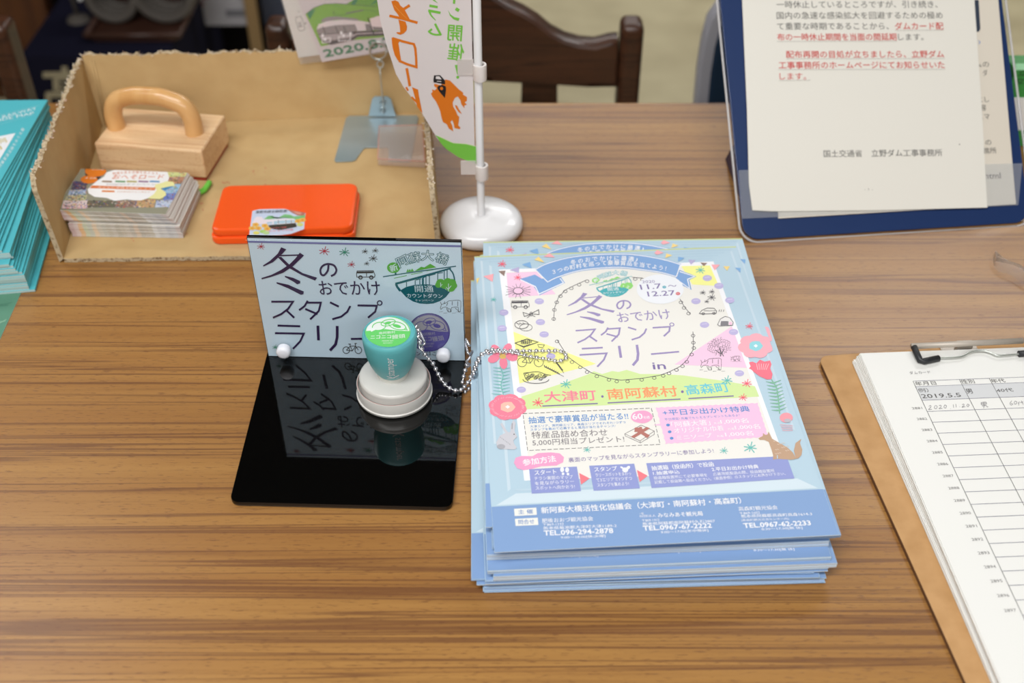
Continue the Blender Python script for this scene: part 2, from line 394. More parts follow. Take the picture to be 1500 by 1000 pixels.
# ================================================================ CHAIRS
def chair_wood():
    Y = 1.22; root = empty('wooden_chair', 'dark brown wooden chair with a scrolled top rail behind the table', 'chair', TR(0, Y, -.70))
    q = lambda px, py: (PY(px, py, Y).x, PY(px, py, Y).z + .70)
    cx = q(667, 60)[0]
    top = [(905, 52), (892, 53), (871, 59), (849, 57), (828, 51), (807, 40), (788, 24), (767, 11), (744, 0), (720, -16), (695, -30), (667, -36)]
    bot = [(905, 121), (860, 119), (817, 116), (764, 113), (721, 111), (667, 110)]
    T = [q(*p) for p in top]; B = [q(*p) for p in bot]
    out = T + [(2 * cx - x, z) for x, z in T[-2::-1]] + [(2 * cx - x, z) for x, z in B] + B[-2::-1]
    Mx = Matrix.Rotation(R(90), 4, 'X')
    r = prism('top_rail', [(x, z) for x, z in out], -.014, .014, M_darkwood, None, .005); r.matrix_world = Matrix.Translation((0, Y, -.70)) @ Mx
    r.parent = root; r.matrix_parent_inverse = root.matrix_world.inverted()
    xr = q(921, 100)[0]; ztop = q(920, 29)[1]
    for x in (xr, 2 * cx - xr):
        pts = [(x, .0, .0), (x, .01, .40), (x, .0, .52), (x, 0, ztop - .012), (x, 0, ztop)]
        bm = bmesh.new()
        box_bm(bm, x - .013, x + .013, -.018, .018, .0, ztop, .008, 4)
        link('post', bm_mesh('post', bm, True, 60), M_darkwood, root)
    zb = q(790, 112)[1]
    xs = [q(790, 130)[0], 2 * cx - q(790, 130)[0]]
    for x in xs:
        s = prism('splat', [(x - .030, .44), (x + .030, .44), (x + .022, zb - .06), (x + .0205, zb + .006), (x - .0205, zb + .006), (x - .022, zb - .06)], -.008, .008, M_darkwood)
        s.matrix_world = Matrix.Translation((0, Y, -.70)) @ Mx; s.parent = root; s.matrix_parent_inverse = root.matrix_world.inverted()
    box('seat', 2 * cx - xr - .015, xr + .015, -.40, .02, .41, .45, M_darkwood, root, .01)
    for x in (xr, 2 * cx - xr): box('leg', x - .018, x + .018, -.39, -.355, 0, .415, M_darkwood, root, .004)
    for x in (xr, 2 * cx - xr): box('stretcher', x - .01, x + .01, -.36, -.01, .15, .18, M_darkwood, root)
    return root
ch = chair_wood()
c2 = copy_tree(ch); c2.location.x -= .714
tag(c2, 'dark wooden chair at the left edge, only one rounded back post showing', 'chair')
Y = 1.27
bc = empty('office_chair', 'navy blue chair with a grey rimmed backrest behind the notice stand', 'chair', TR(0, Y, -.70))
x0 = PY(1017, 148, Y).x; q = lambda px, py: (PY(px, py, Y).x, PY(px, py, Y).z + .70)
L_ = [q(1012, 215), q(1017, 148), q(1021, 100), q(1027, 60), q(1036, 25), q(1052, 2), q(1078, -14), q(1130, -22)]
cx = x0 + .175
out = L_ + [(2 * cx - x, z) for x, z in L_[::-1]]
ccx, ccz = cx, sum(z for _, z in out) / len(out)
MR = Matrix.Translation((0, Y, -.70)) @ Matrix.Rotation(R(90), 4, 'X')
for nm, k, a, b, mm in (('back_rim', 1, -.012, .012, mat('grey_chair_rim', (176, 176, 186), .4)), ('backrest', .915, -.012, .016, mat('navy_fabric', (24, 48, 72), .7, spec=.3, bump=(900, .3)))):
    o = prism(nm, [(ccx + (x - ccx) * k, ccz + (z - ccz) * (k if z > ccz else 1) - (.0 if nm == 'back_rim' else .002)) for x, z in out][::-1], a, b, mm, None, .004)
    o.matrix_world = MR; o.parent = bc; o.matrix_parent_inverse = bc.matrix_world.inverted()
box('seat', cx - .19, cx + .19, -.42, -.02, .40, .45, bpy.data.materials['navy_fabric'], bc, .015)
for s in (-1, 1):
    tube('back_tube', [(cx + s * .165, 0.0, .56), (cx + s * .165, .0, .42), (cx + s * .165, -.03, .39)], .011, M_wire, bc)
    tube('leg', [(cx + s * .165, -.03, .40), (cx + s * .19, .03, .0)], .011, M_wire, bc)
    tube('leg', [(cx + s * .165, -.38, .40), (cx + s * .19, -.42, .0)], .011, M_wire, bc)

# ================================================================ DISPLAY CORNER AT THE BACK LEFT
M_rack = mat('brown_rack_board', (96, 54, 24), .5, noise=((74, 40, 20), 8, .4, .7, (6, 1, 1)))
M_darkback = mat('dark_rack_back', (34, 28, 24), .7)
YB = 2.42
a = PY(12, 80, YB); 
rk = empty('display_rack', 'dark brown open display rack standing behind the table at the left', 'rack', TR(-1.2, YB, -.70))
box('side_panel', .0, .21, -.10, -.06, 0, .95, M_rack, rk, .003)
box('back_panel', -.40, .84, .30, .32, 0, 1.25, M_darkback, rk)
box('base_board', -.40, .84, -.06, .30, 0, .06, M_darkback, rk)
box('shelf', -.40, .84, -.04, .30, .84, .86, M_rack, rk)
box('shade_board', -.40, .84, -.75, .32, 1.24, 1.27, M_rack, rk)  # unseen board above the view, added to shade the display corner
for x in (-.40, .82): box('end_panel', x, x + .02, -.06, .30, .06, 1.24, M_rack, rk)
# low bench draped in navy cloth with one large character
YN = 1.92
a = PY(28, 80, YN); b = PY(245, 80, YN)
bn = empty('cloth_bench', 'low bench draped in navy cloth printed with a large cream character', 'bench', TR((a.x + b.x) / 2, YN, -.70))
wd = (b.x - a.x) / 2; hh = a.z + .70
M_cloth = mat('navy_cloth', (26, 26, 44), .85, spec=.1, bump=(60, .3))
box('cloth_cover', -wd, wd, 0, .40, .0, hh, M_cloth, bn, .006)
FN = Frame((a.x, YN - .0012, -.70), (1, 0, 0), (0, 0, 1))
ink = Ink(FN.uv, K(60, 60, 7.142))
cr = (176, 166, 138)
ink.line([(245, 265), (245, 350)], 60, cr); ink.line([(20, 355), (465, 350)], 62, cr, 3)
for x in (165, 350): ink.line([(x - (x < 200) * 12, 390), (x + (30 if x > 200 else -5), 520)], 62, cr, 3)
ink.line([(150, 400), (370, 395)], 26, cr, 3); ink.line([(150, 455), (370, 452)], 22, cr, 3); ink.line([(150, 505), (380, 505)], 26, cr, 3)
ink.line([(55, 560), (440, 560)], 62, cr, 3); ink.line([(75, 540), (75, 760)], 60, cr, 4); ink.line([(420, 540), (420, 760)], 60, cr, 4)
ink.line([(170, 650), (330, 650)], 30, cr, 3); ink.line([(170, 720), (330, 720)], 30, cr, 3)
ink.build('printed_character', M_print, bn, FN.M).matrix_parent_inverse = bn.matrix_world.inverted()
# tray with two grey coils on the bench
zt = hh - .70
pa = P(118, 78, zt + .0); pb = P(255, 78, zt)
tr = empty('serving_tray', 'shallow dark brown tray on the navy draped bench', 'tray', TR((pa.x + pb.x) / 2, YN + .15, zt + .0005))
tw = (pb.x - pa.x) / 2
prism('tray_base', rrect(-tw, tw, -.10, .10, .02), 0, .006, mat('tray_lacquer', (70, 44, 34), .4), tr, .001)
V = []; 
tube('tray_rim', [(-tw, -.10, .012), (tw, -.10, .012), (tw, .10, .012), (-tw, .10, .012), (-tw, -.10, .012)], .006, bpy.data.materials['tray_lacquer'], tr)
M_coil = mat('grey_cord', (92, 86, 80), .8)
for i, (dx, r, lb) in enumerate(((-.045, .042, 'left coil of grey cord standing on the dark brown tray'), (.052, .052, 'larger right coil of grey cord standing on the dark brown tray'))):
    g = empty('cord_coil', lb, 'cord', TR((pa.x + pb.x) / 2 + dx, YN + .14, zt + .0075), 'coils of cord on the brown tray')
    V, F = [], []
    for k in range(4):
        pts = [(math.cos(t * math.pi / 12) * r, (k - 1.5) * .018, r + .008 + math.sin(t * math.pi / 12) * r) for t in range(25)]
        v, f = tube_data(pts, .0085, 8); n = len(V); V += v; F += [tuple(x + n for x in y) for y in f]
    link('windings', mesh('windings', V, F, True), M_coil, g)
    tube('tie', [(-r - .012, -.04, r + .01), (-r - .012, .04, r + .01)], .004, M_whitepl, g)
a = P(85, 78, zt)
st = empty('rod_stand', 'thin grey rod on a small foot at the left of the bench', 'stand', TR(a.x, YN + .14, zt + .0005))
tube('rod', [(0, 0, .004), (-.01, 0, .16)], .004, M_coil, st); lathe('foot', [(.022, 0), (.02, .006), (.006, .012)], M_coil, st, 24)
# carton and wooden pole at the right of the rack
YC = 2.2
a = PY(262, 38, YC); b = PY(368, 38, YC)
ct = empty('printed_carton', 'pale printed carton hanging high in the dark display corner', 'carton', TR(a.x, YC, a.z))
box('carton_body', 0, b.x - a.x, 0, .05, 0, .16, mat('carton_white', (176, 174, 180), .6), ct, .002)
ink = Ink(lambda u, v: (u, v))
ink.raw([(.01, .055), (.075, .06), (.075, .068), (.01, .064)], (176, 96, 100), 1); ink.raw([(.01, .04), (.06, .045), (.06, .05), (.01, .046)], (176, 110, 112), 1)
ink.raw([(.10, .02), (.14, .02), (.14, .035), (.10, .035)], (120, 120, 126), 1); ink.raw([(.01, .08), (.12, .08), (.12, .14), (.01, .14)], (150, 152, 162), 1)
o = ink.build('label_print', M_print); o.matrix_world = Matrix.Translation((a.x, YC - .0004, a.z)) @ Matrix.Rotation(R(90), 4, 'X'); o.parent = ct; o.matrix_parent_inverse = ct.matrix_world.inverted()
pe = box('hanging_peg', .03, .04, .05, .52, .12, .13, M_wire, ct)
a = PY(378, 80, 2.15)
box('front_post', a.x + 1.2 - .011, a.x + 1.2 + .011, 2.15 - YB - .011, 2.15 - YB + .011, .0, 1.24, mat('pale_pole_wood', (150, 122, 82), .6), rk, .003)
a = PY(388, 38, 2.35); b = PY(470, 38, 2.35)
box('blue_panel', a.x + 1.2, b.x + 1.2, 2.35 - YB, 2.362 - YB, a.z + .70, 1.238, mat('panel_blue', (74, 80, 100), .6), rk)

# ================================================================ CARDBOARD TRAY
bx = empty('cardboard_tray', 'torn open cardboard box used as a tray, without a front wall', 'box', Matrix.Identity(4))
FLp, FRp, BLp, BRp = Vector((-.3714, .7690)), Vector((-.0625, .7765)), Vector((-.397, .9835)), Vector((-.084, 1.0085))
ZB = .004
bm = bmesh.new(); pts = [FLp] ; n = 70
for i in range(1, n):
    p = FLp.lerp(FRp, i / n); pts.append(p + Vector((0, random.uniform(-.0007, .0007))))
pts += [FRp, BRp, BLp]; prism_bm(bm, [tuple(p) for p in pts], .0003, ZB)
o = link('bottom', bm_mesh('bottom', bm), [M_card, M_cedge], bx)
for p in o.data.polygons:
    if abs(p.normal.z) < .5: p.material_index = 1
def wall(name, a, b, ha, hb, out, tk=.0042, front=None, n=90, lean=.0, jag=.0016):
    """a, b: base points; out: outward direction; front: heights profile for a slanted front end"""
    a, b, out = Vector(a), Vector(b), Vector(out).normalized(); V, F, mi = [], [], []
    for i in range(n + 1):
        t = i / n; p = a.lerp(b, t); h = ha + (hb - ha) * t
        if front and t < front[0]: h = front[1] + (ha - front[1]) * math.sin(math.pi / 2 * t / front[0])
        h += random.uniform(-jag, jag) * .6 + jag * math.sin(i * .35) * .5; L = out * (lean * h / .075)
        hm = h + random.uniform(-jag, jag)
        V += [(p.x, p.y, ZB), (p.x + L.x, p.y + L.y, h), (p.x + out.x * tk + L.x, p.y + out.y * tk + L.y, hm), (p.x + out.x * tk, p.y + out.y * tk, .0003)]
    for i in range(n):
        g = 4 * i; F += [(g, g + 4, g + 5, g + 1), (g + 1, g + 5, g + 6, g + 2), (g + 2, g + 6, g + 7, g + 3), (g + 3, g + 7, g + 4, g)]; mi += [0, 1, 0, 0]
    F += [(0, 1, 2, 3), (4 * n, 4 * n + 3, 4 * n + 2, 4 * n + 1)]; mi += [1, 1]
    o = link(name, mesh(name, V, F), [M_card, M_cedge], bx)
    for p, k in zip(o.data.polygons, mi): p.material_index = k
    return [Vector(V[4 * i + 1]) for i in range(n + 1)], [Vector(V[4 * i + 2]) for i in range(n + 1)]
dL = (FLp - BLp).normalized()
e1 = wall('back_wall', BLp + Vector((-.0035, 0)), BRp, .076, .071, (0, 1), lean=.004)
e2 = wall('left_wall', FLp, BLp + Vector((0, .003)), .080, .075, (-1, 0), front=(.03, .070), lean=.004)
e3 = wall('right_wall', FRp, BRp, .066, .070, (1, .1), front=(.03, .058), lean=-.004)
tri_v, tri_f = [], []
for inn, outr in (e1, e2, e3):
    for a, b in zip(inn, outr):
        for _ in range(3):
            p = a.lerp(b, random.random()) + Vector((random.uniform(-.002, .002), random.uniform(-.002, .002), -.0006))
            d = Vector((random.uniform(-1, 1), random.uniform(-1, 1), random.uniform(.2, 1.2))).normalized() * random.uniform(.0012, .0032); s = Vector((random.uniform(-1, 1), random.uniform(-1, 1), 0)).normalized() * .0009
            k = len(tri_v); tri_v += [p - s, p + s, p + d]; tri_f.append((k, k + 1, k + 2))
tag(link('torn_fibres', mesh('torn_fibres', tri_v, tri_f), M_fibre, bx), kind='stuff')
# folded corner creases, small red ink smears
cr_ = []
for t in (.012, .02): 
    p = BLp.lerp(BRp, t); cr_.append(p)
for p in cr_: tube('crease', [(p.x, p.y - .0004, ZB), (p.x, p.y + .0034, .072)], .0007, M_card, bx, 6)
ink = Ink(lambda x, y: (P(x, y, ZB).x, P(x, y, ZB).y))
for _ in range(34):
    x, y = random.choice([(314, 225), (330, 268), (380, 250), (398, 270), (300, 268), (198, 352), (270, 347), (290, 300)]); x += random.uniform(-9, 9); y += random.uniform(-6, 6); a = random.uniform(0, 6.28); l = random.uniform(1, 5)
    ink.line([(x, y), (x + l * math.cos(a), y + l * .6 * math.sin(a))], 1.0, (188, 104, 74), 1)
tag(ink.build('ink_smears', M_print, bx, Matrix.Translation((0, 0, ZB))), kind='stuff')

# ================================================================ WOODEN STAMP BLOCK
M_pine = wood_mat('light_wood', (238, 206, 164), (228, 190, 144), (206, 156, 114), 4, 60, .5, .4, 2.2)
M_pineh = mat('varnished_handle', (226, 178, 118), .3, spec=.5, noise=((212, 158, 96), 12, .4, .7, (6, 1, 1)), coat=.2)
a = P(137, 210, .036); b = P(295, 222, .036); c = P(318, 168, .036)
ang = math.degrees(math.atan2(b.y - a.y, b.x - a.x))
ws = empty('wooden_stamp', 'chunky wooden block stamp with an arched handle in the cardboard tray', 'stamp', TR(a.x, a.y, ZB + .0003, ang))
W_ = (b - a).length; D_ = (c - b).length
box('block', 0, W_, 0, D_, .0035, .032, M_pine, ws, .002, seg=3)
box('rubber_face', .002, W_ - .002, .002, D_ - .002, 0, .0036, mat('red_rubber', (170, 50, 40), .6), ws)
hx0, hx1, hy, ht = .0095, W_ - .017, D_ * .46, .0665
pts = smooth_path([(hx0, hy, .030), (hx0, hy, .046), (hx0 + .006, hy, .059), (hx0 + .022, hy, ht - .001), (W_ * .5, hy, ht), (hx1 - .022, hy, ht - .001), (hx1 - .006, hy, .059), (hx1, hy, .046), (hx1, hy, .030)], 8)
tube('handle', pts, .0082, M_pineh, ws, 20)
gh = P(291, 283, ZB)
lp = empty('green_hook', 'small bright green plastic hook lying beside the postcards', 'hook', TR(gh.x, gh.y, ZB + .003))
tube('hook_bar', smooth_path([(-.022, .002, 0), (-.004, -.003, 0), (.004, -.001, 0), (.0065, .006, 0), (.0075, .013, 0)], 6), .0026, mat('green_plastic', (112, 208, 74), .35), lp, 10)

# ================================================================ PILE OF CARDS
Q = K(80, 235, 6.818)
cz0, NC, ct_ = ZB + .0004, 30, .0009
strip = [(222, 196, 200), (230, 214, 216), (236, 196, 150), (206, 214, 190), (200, 206, 196), (226, 206, 180), (206, 202, 192), (196, 196, 188), (192, 188, 178), (200, 196, 190), (186, 182, 172), (196, 190, 180), (204, 198, 190), (190, 186, 180), (214, 196, 180), (186, 182, 176), (194, 188, 182), (200, 196, 188), (222, 224, 228), (206, 208, 214), (212, 214, 220), (196, 200, 210), (206, 208, 216), (214, 204, 206)]
me_c = sheet_mesh('postcard', .0945, .064, ct_ * .93, (226, 222, 214), lambda i, s: strip[i] if s < 2 else (214, 204, 200), M_gloss, None, 24, 1)
topz = cz0 + NC * ct_
tl, tr_, fl_, fr_ = P(*Q(325, 38), topz), P(*Q(1390, 75), topz), P(*Q(80, 478), topz), P(*Q(1270, 512), topz)
angc = math.degrees(math.atan2(tr_.y - tl.y, tr_.x - tl.x)); b0 = P(105, 347, cz0)
for i in range(NC):
    t = i / (NC - 1); off = 0 if t < .45 else (t - .45) / .55
    x = b0.x + random.uniform(-.0004, .0004) - (.008 * max(0, (t - .50) / .5)) + (.0006 if t < .2 else 0); y = b0.y + .001 + random.uniform(-.0004, .0004) + (.002 if .5 < t < .6 else 0)
    o = link('promo_card', me_c, None, None, TR(x, y, cz0 + i * ct_, angc * (.3 + .7 * t) + random.uniform(-.5, .5)))
    if i < NC - 1: tag(o, 'picture card within the thick pile in the cardboard tray, only its edge showing', 'card', 'picture cards in the pile')
    else: topcard = tag(o, 'top picture card of the pile, with orange bubbles and a yellow map', 'card')
TM = topcard.matrix_world.copy(); FC = Frame(TM.translation + Vector((0, 0, ct_ * .93)), TM.to_3x3() @ Vector((1, 0, 0)), TM.to_3x3() @ Vector((0, 1, 0)))
class Clip:
    """keeps ink inside a leaf's rim"""
    def __init__(s, f, W, H): s.f, s.W, s.H = f, W, H
    def __call__(s, x, y): u, v = s.f(x, y); return (min(max(u, .0002), s.W - .0002), min(max(v, .0002), s.H - .0002))
ik = Ink(Clip(FC.uv, .0945, .064), Q)
ik.raw([(0.0002, .0002), (.0943, .0002), (.0943, .0638), (.0002, .0638)], (150, 148, 128), 0)
patches = [((330, 40), (480, 200), (70, 62, 58)), ((180, 210), (330, 300), (84, 78, 110)), ((150, 295), (320, 345), (170, 190, 220)), ((120, 345), (330, 400), (190, 186, 150)), ((480, 45), (660, 80), (150, 196, 220)), ((660, 60), (830, 85), (230, 140, 70)), ((840, 70), (1120, 100), (130, 124, 130)), ((1130, 75), (1400, 165), (214, 220, 150)), ((1130, 165), (1370, 235), (190, 140, 110)), ((1090, 240), (1350, 330), (160, 196, 226)), ((1100, 330), (1330, 410), (110, 130, 200)), ((1020, 400), (1310, 470), (196, 206, 226)), ((330, 400), (620, 470), (110, 104, 92)), ((620, 400), (830, 470), (150, 124, 112)), ((830, 390), (1010, 470), (196, 160, 120)), ((90, 400), (330, 470), (222, 206, 206)), ((90, 440), (330, 480), (228, 190, 196))]
for (xa, ya), (xb, yb), c in patches: ik.poly([(xa, ya), (xb, ya), (xb - 18, yb), (xa - 18, yb)], c, 1)
for _ in range(1100):
    (xa, ya), (xb, yb), c = random.choice(patches); x, y = random.uniform(xa, xb), random.uniform(ya, yb); k = random.choice([(245, 240, 235), (60, 60, 60), (200, 80, 60), (90, 130, 70), (70, 90, 170), (235, 200, 120)])
    k = tuple(int(.55 * k[j] + .45 * c[j]) for j in range(3)); ik.ell(x, y, random.uniform(3, 13), random.uniform(2, 8), k, 2, 6)
blob = [(520, 120), (600, 95), (760, 85), (900, 90), (1060, 85), (1130, 110), (1145, 170), (1130, 215), (1080, 235), (1060, 290), (1000, 330), (960, 370), (860, 400), (800, 400), (720, 390), (600, 405), (520, 375), (400, 365), (340, 330), (330, 290), (370, 250), (430, 200), (490, 165)]
ik.poly(blob, (247, 246, 246), 3)
ik.ell(410, 108, 107, 55, (230, 128, 40), 4); ik.ell(345, 192, 85, 40, (230, 128, 40), 5)
ik.text('A: 50名', 370, 98, 490, 100, 28, (240, 226, 214), 6); ik.text('B: 20名', 305, 186, 410, 190, 22, (240, 226, 214), 6)
ik.arc_text('地域を走る沿線をめぐろう', [(575, 132), (800, 118), (1040, 135)], 34, 26, (214, 120, 60), 5)
ik.text('おへそロード', 570, 188, 1080, 188, 46, (222, 110, 40), 5, .01)
for x, c in ((475, (150, 120, 90)), (608, (90, 150, 90)), (722, (180, 170, 90)), (838, (150, 110, 150)), (950, (80, 150, 200))): ik.poly([(x, 203), (x + 100, 206), (x + 98, 222), (x - 2, 218)], c, 5)
ik.text('Instagramキャンペーン', 515, 250, 1000, 256, 24, (170, 160, 160), 5)
ik.poly([(375, 252), (1010, 272), (1000, 300), (350, 278)], (226, 124, 60), 5); ik.text('みんなの写真を投稿しよう!', 425, 278, 985, 292, 18, (250, 240, 230), 6)
ik.poly([(475, 300), (600, 303), (600, 320), (470, 316)], (230, 140, 70), 5); ik.text('2020年9月から11月まで', 620, 320, 950, 326, 14, (214, 150, 110), 5)
ik.poly([(1060, 230), (1120, 210), (1185, 215), (1200, 245), (1190, 262), (1130, 270), (1060, 285), (1110, 320), (1115, 350), (1080, 375), (1050, 388), (980, 385), (930, 380), (990, 340), (1020, 300), (1000, 262), (1010, 240)], (240, 236, 168), 6)
ik.poly([(1060, 283), (1150, 262), (1195, 258), (1100, 300)], (70, 140, 190), 7)
ik.build('printed_face', M_gloss, topcard, FC.M).matrix_parent_inverse = topcard.matrix_world.inverted()

# ================================================================ ORANGE INK PAD
S = .0195
a, b, d = P(304, 343, .016), P(519, 341, .016), P(318, 281, .016)
angp = math.degrees(math.atan2(b.y - a.y, b.x - a.x)) + 1.0
pd = empty('ink_pad', 'flat orange plastic ink pad case with a torn picture sticker', 'ink pad', TR(a.x + .001, a.y + .001, ZB + .0004, angp))
Wp, Dp = .1205, .071
prism('base', rrect(0, Wp, 0, Dp, .008), 0, .0065, M_orange, pd, .0012)
prism('lid', rrect(.0012, Wp - .0012, .0012, Dp - .0012, .008), .0070, .0142, M_orange, pd, .0022)
box('clasp_gap', .01, Wp - .01, .002, Dp - .002, .0055, .0075, M_orange, pd)
PM = pd.matrix_world.copy(); FP = Frame(PM.translation + Vector((0, 0, .0142)), PM.to_3x3() @ Vector((1, 0, 0)), PM.to_3x3() @ Vector((0, 1, 0)))
ik = Ink(FP.uv, K(350, 295, 12.5))
def stick(sk):
    ol = [(190, 625), (205, 520), (250, 180), (360, 148), (600, 142), (840, 140), (960, 175), (1215, 215), (1200, 360), (1190, 505), (1050, 555), (960, 590), (800, 612), (600, 625), (400, 640), (215, 640)]
    ik.poly([(700 + (x - 700) * 1.012, 390 + (y - 390) * 1.02) for x, y in ol], (244, 200, 200), 1); ik.poly(ol, (206, 218, 240), 2)
    ik.text('豊肥本線全線開通!', 305, 225, 885, 205, 52, (40, 36, 36), 6, .02)
    ik.poly([(290, 310), (330, 280), (420, 285), (440, 320), (640, 330), (1010, 320), (1020, 400), (240, 420)], (240, 228, 236), 3)
    ik.poly([(455, 330), (540, 268), (620, 265), (690, 320), (840, 235), (950, 250), (1010, 280), (1215, 250), (1205, 320), (1100, 360), (1000, 320), (760, 300), (560, 330)], (130, 196, 130), 4)
    ik.poly([(610, 345), (740, 320), (1010, 318), (1040, 395), (690, 430), (610, 430)], (234, 230, 236), 5)
    for q in ([(640, 368), (710, 362), (710, 420), (640, 428)], [(725, 360), (850, 352), (852, 402), (730, 412)], [(868, 350), (950, 346), (952, 396), (870, 400)], [(972, 345), (1015, 345), (1030, 390), (975, 392)], [(510, 388), (610, 376), (610, 402), (510, 412)]): ik.poly(q, (176, 208, 224), 6)
    for x in (720, 860, 960): ik.line([(x, 345), (x + 3, 410)], 9, (50, 50, 46), 7)
    ik.poly([(540, 440), (1040, 400), (1060, 470), (900, 500), (770, 525), (620, 510), (560, 480)], (64, 60, 50), 6)
    for x, y in ((305, 430), (475, 450), (520, 505), (355, 495), (1085, 365), (1165, 345), (240, 495)): ik.ell(x, y, 62, 36, (240, 190, 90), 7, wob=.08); ik.ell(x, y, 22, 13, (226, 140, 60), 8)
    for x, y, c in ((320, 580), (440, 555), (1120, 430), (400, 600)) and ((320, 580, (230, 222, 110)), (440, 555, (176, 216, 120)), (1120, 430, (214, 220, 130)), (500, 580, (190, 220, 150))): ik.ell(x, y, 60, 30, c, 7)
    ik.text('がんばろう阿蘇', 590, 510, 870, 490, 26, (226, 110, 110), 8, .02); ik.text('おかえり列車', 540, 570, 1000, 540, 36, (240, 150, 160), 8)
    ik.poly([(880, 150), (1215, 212), (1190, 262), (1080, 262), (980, 215)], (186, 118, 104), 8); ik.poly([(985, 185), (1150, 215), (1130, 245), (1060, 235)], (226, 160, 140), 9)
stick(0); o = ik.build('picture_sticker', M_gloss, pd, FP.M); o.matrix_parent_inverse = pd.matrix_world.inverted(); o['label'] = 'torn paper sticker with a train and flowers'

# ================================================================ METAL CLIP STAND
zM = ZB + .0004
pp = [P(x, y, zM) for x, y in ((490, 236), (492, 238), (515, 237), (521, 235), (532, 219), (536, 217), (567, 217), (569, 219), (569, 237), (600, 238), (602, 236), (613, 174), (611, 170), (512, 171), (507, 174))]
ms = empty('memo_clip_stand', 'galvanised steel memo stand with a wire clip in the tray corner', 'stand', Matrix.Identity(4))
prism('base_plate', [(p.x, p.y) for p in pp], zM, zM + .0012, M_zinc, ms, .0003)
Yt = P(560, 171, zM).y - .003
q = lambda px, py: (PY(px, py, Yt).x, PY(px, py, Yt).z)
tabp = [q(540, 170), q(581, 170), q(578, 164), q(573, 145), q(568, 141), q(549, 141), q(545, 145), q(541, 164)]
tabp = [(x, max(z, zM + .001)) for x, z in tabp]
o = prism('upright_tab', tabp, -.0006, .0006, M_zinc, None, .0002); o.matrix_world = Matrix.Translation((0, Yt, 0)) @ Matrix.Rotation(R(90), 4, 'X'); o.parent = ms
for yy in (149, 160):
    x, z = q(561, yy); lathe('eyelet', [(.0032, 0), (.0034, .0008), (.0028, .0014), (.0018, .0008), (.0016, 0)], M_zinc, ms, 20, Matrix.Translation((x, Yt - .0006, z)) @ Matrix.Rotation(R(90), 4, 'X'), close=False)
Yw = Yt - .0022
w3 = lambda px, py, dy=0: Vector((PY(px, py, Yw + dy).x, Yw + dy, PY(px, py, Yw + dy).z))
loop = [w3(562, 166), w3(561, 150), w3(558, 120), w3(556.5, 100)]
tube('wire_rod', loop, .00075, M_wire, ms, 8)
c1_ = [w3(557 + 4.6 * math.cos(t * math.pi / 12), 94 + 5.2 * math.sin(t * math.pi / 12), .0004 * (t % 3)) for t in range(25)]
tube('wire_loop', c1_, .00075, M_wire, ms, 8)
for dd in (-.0016, .0016):
    tube('spring_ring', [w3(554 + 12.5 * math.cos(t * math.pi / 14), 74 + 13 * math.sin(t * math.pi / 14), dd) for t in range(29)], .0008, M_wire, ms, 8)

# clear acrylic block lying on the plate
zb = zM + .0016
c0, c1b, c2b, c3 = P(554, 242, zb), P(623, 246, zb), P(619, 192, zb), P(556, 194, zb)
ab = empty('acrylic_block', 'clear acrylic stamping block with pinkish edges on the steel plate', 'acrylic block', Matrix.Identity(4))
prism('block_body', [(p.x, p.y) for p in (c0, c1b, c2b, c3)], zb, zb + .007, clear_mat('pinkish_acrylic', (.93, .90, .88), .05, .22, 1.4, (.82, .74, .70)), ab, .0006)
M_pink = clear_mat('pink_rim', (.95, .7, .65), .1, .55, 1.4, (.85, .48, .42))
for p, q_ in ((c0, c1b), (c1b, c2b), (c2b, c3), (c3, c0)):
    tube('edge_rim', [(p.x, p.y, zb + .007), (q_.x, q_.y, zb + .007)], .0004, M_pink, ab.children[0], 6)

# sleeve with the two cards, held by the wire ring
Ys = Yw - .0002; FS = Frame((PY(440, 93, Ys).x, Ys, PY(440, 93, Ys).z), (1, 0, 0), (0, 0, 1))
uv = FS.uv
def vsheet(name, px, off, tk, m, label=None, cat=None, parent=None):
    pts = [uv(*p) for p in px]; M = FS.M @ Matrix.Translation((0, 0, off))
    return link(name, bm_mesh(name, (lambda b: (prism_bm(b, pts, 0, tk), b)[1])(bmesh.new())), m, parent, M)
slv = vsheet('clear_sleeve', [(440, 94), (696, 60), (668, -190), (372, -130)], .0000, .0003, M_sleeve); tag(slv, 'clear plastic sleeve gripped by the wire ring above the steel stand', 'sleeve')
cardA = vsheet('white_card', [(437, 85), (600, 63), (560, -170), (380, -120)], -.0012, .0004, mat('ivory_card', (232, 224, 218), .6)); tag(cardA, 'ivory card with a small boxed mark at the left of the train picture card', 'card')
ik = Ink(uv, K(400, 0, 7.5), 8)
ik.line([(250, 195), (300, 182), (315, 200), (350, 320), (340, 335), (292, 345), (278, 330), (245, 210)], 5, (70, 66, 66), 1, True); ik.glyph('阿蘇', 292, 262, 30, 44, (90, 86, 86), 2, 80); ik.ell(355, 260, 8, 9, (50, 50, 50)); ik.curve([(268, 130), (285, 132), (290, 120)], 4, (70, 66, 66))
ik.build('printed_mark', M_print, cardA, FS.M @ Matrix.Translation((0, 0, -.0012)))  .matrix_parent_inverse = cardA.matrix_world.inverted()
cardB = vsheet('train_card', [(472, 91), (690, 52), (655, -200), (392, -130), (412, -60)], -.0004, .0003, mat('train_card_paper', (226, 210, 212), .5)); tag(cardB, 'picture card of a white train before green hills, dated 2020.8', 'card')
ik = Ink(uv, K(400, 0, 7.5), 8)
G, DG = (124, 176, 44), (34, 128, 84)
ik.poly([(355, 155), (450, 85), (560, 45), (700, 38), (860, 50), (1000, 62), (1300, 70), (1300, 400), (890, 440), (620, 490), (525, 510), (440, 330)], G, 1)
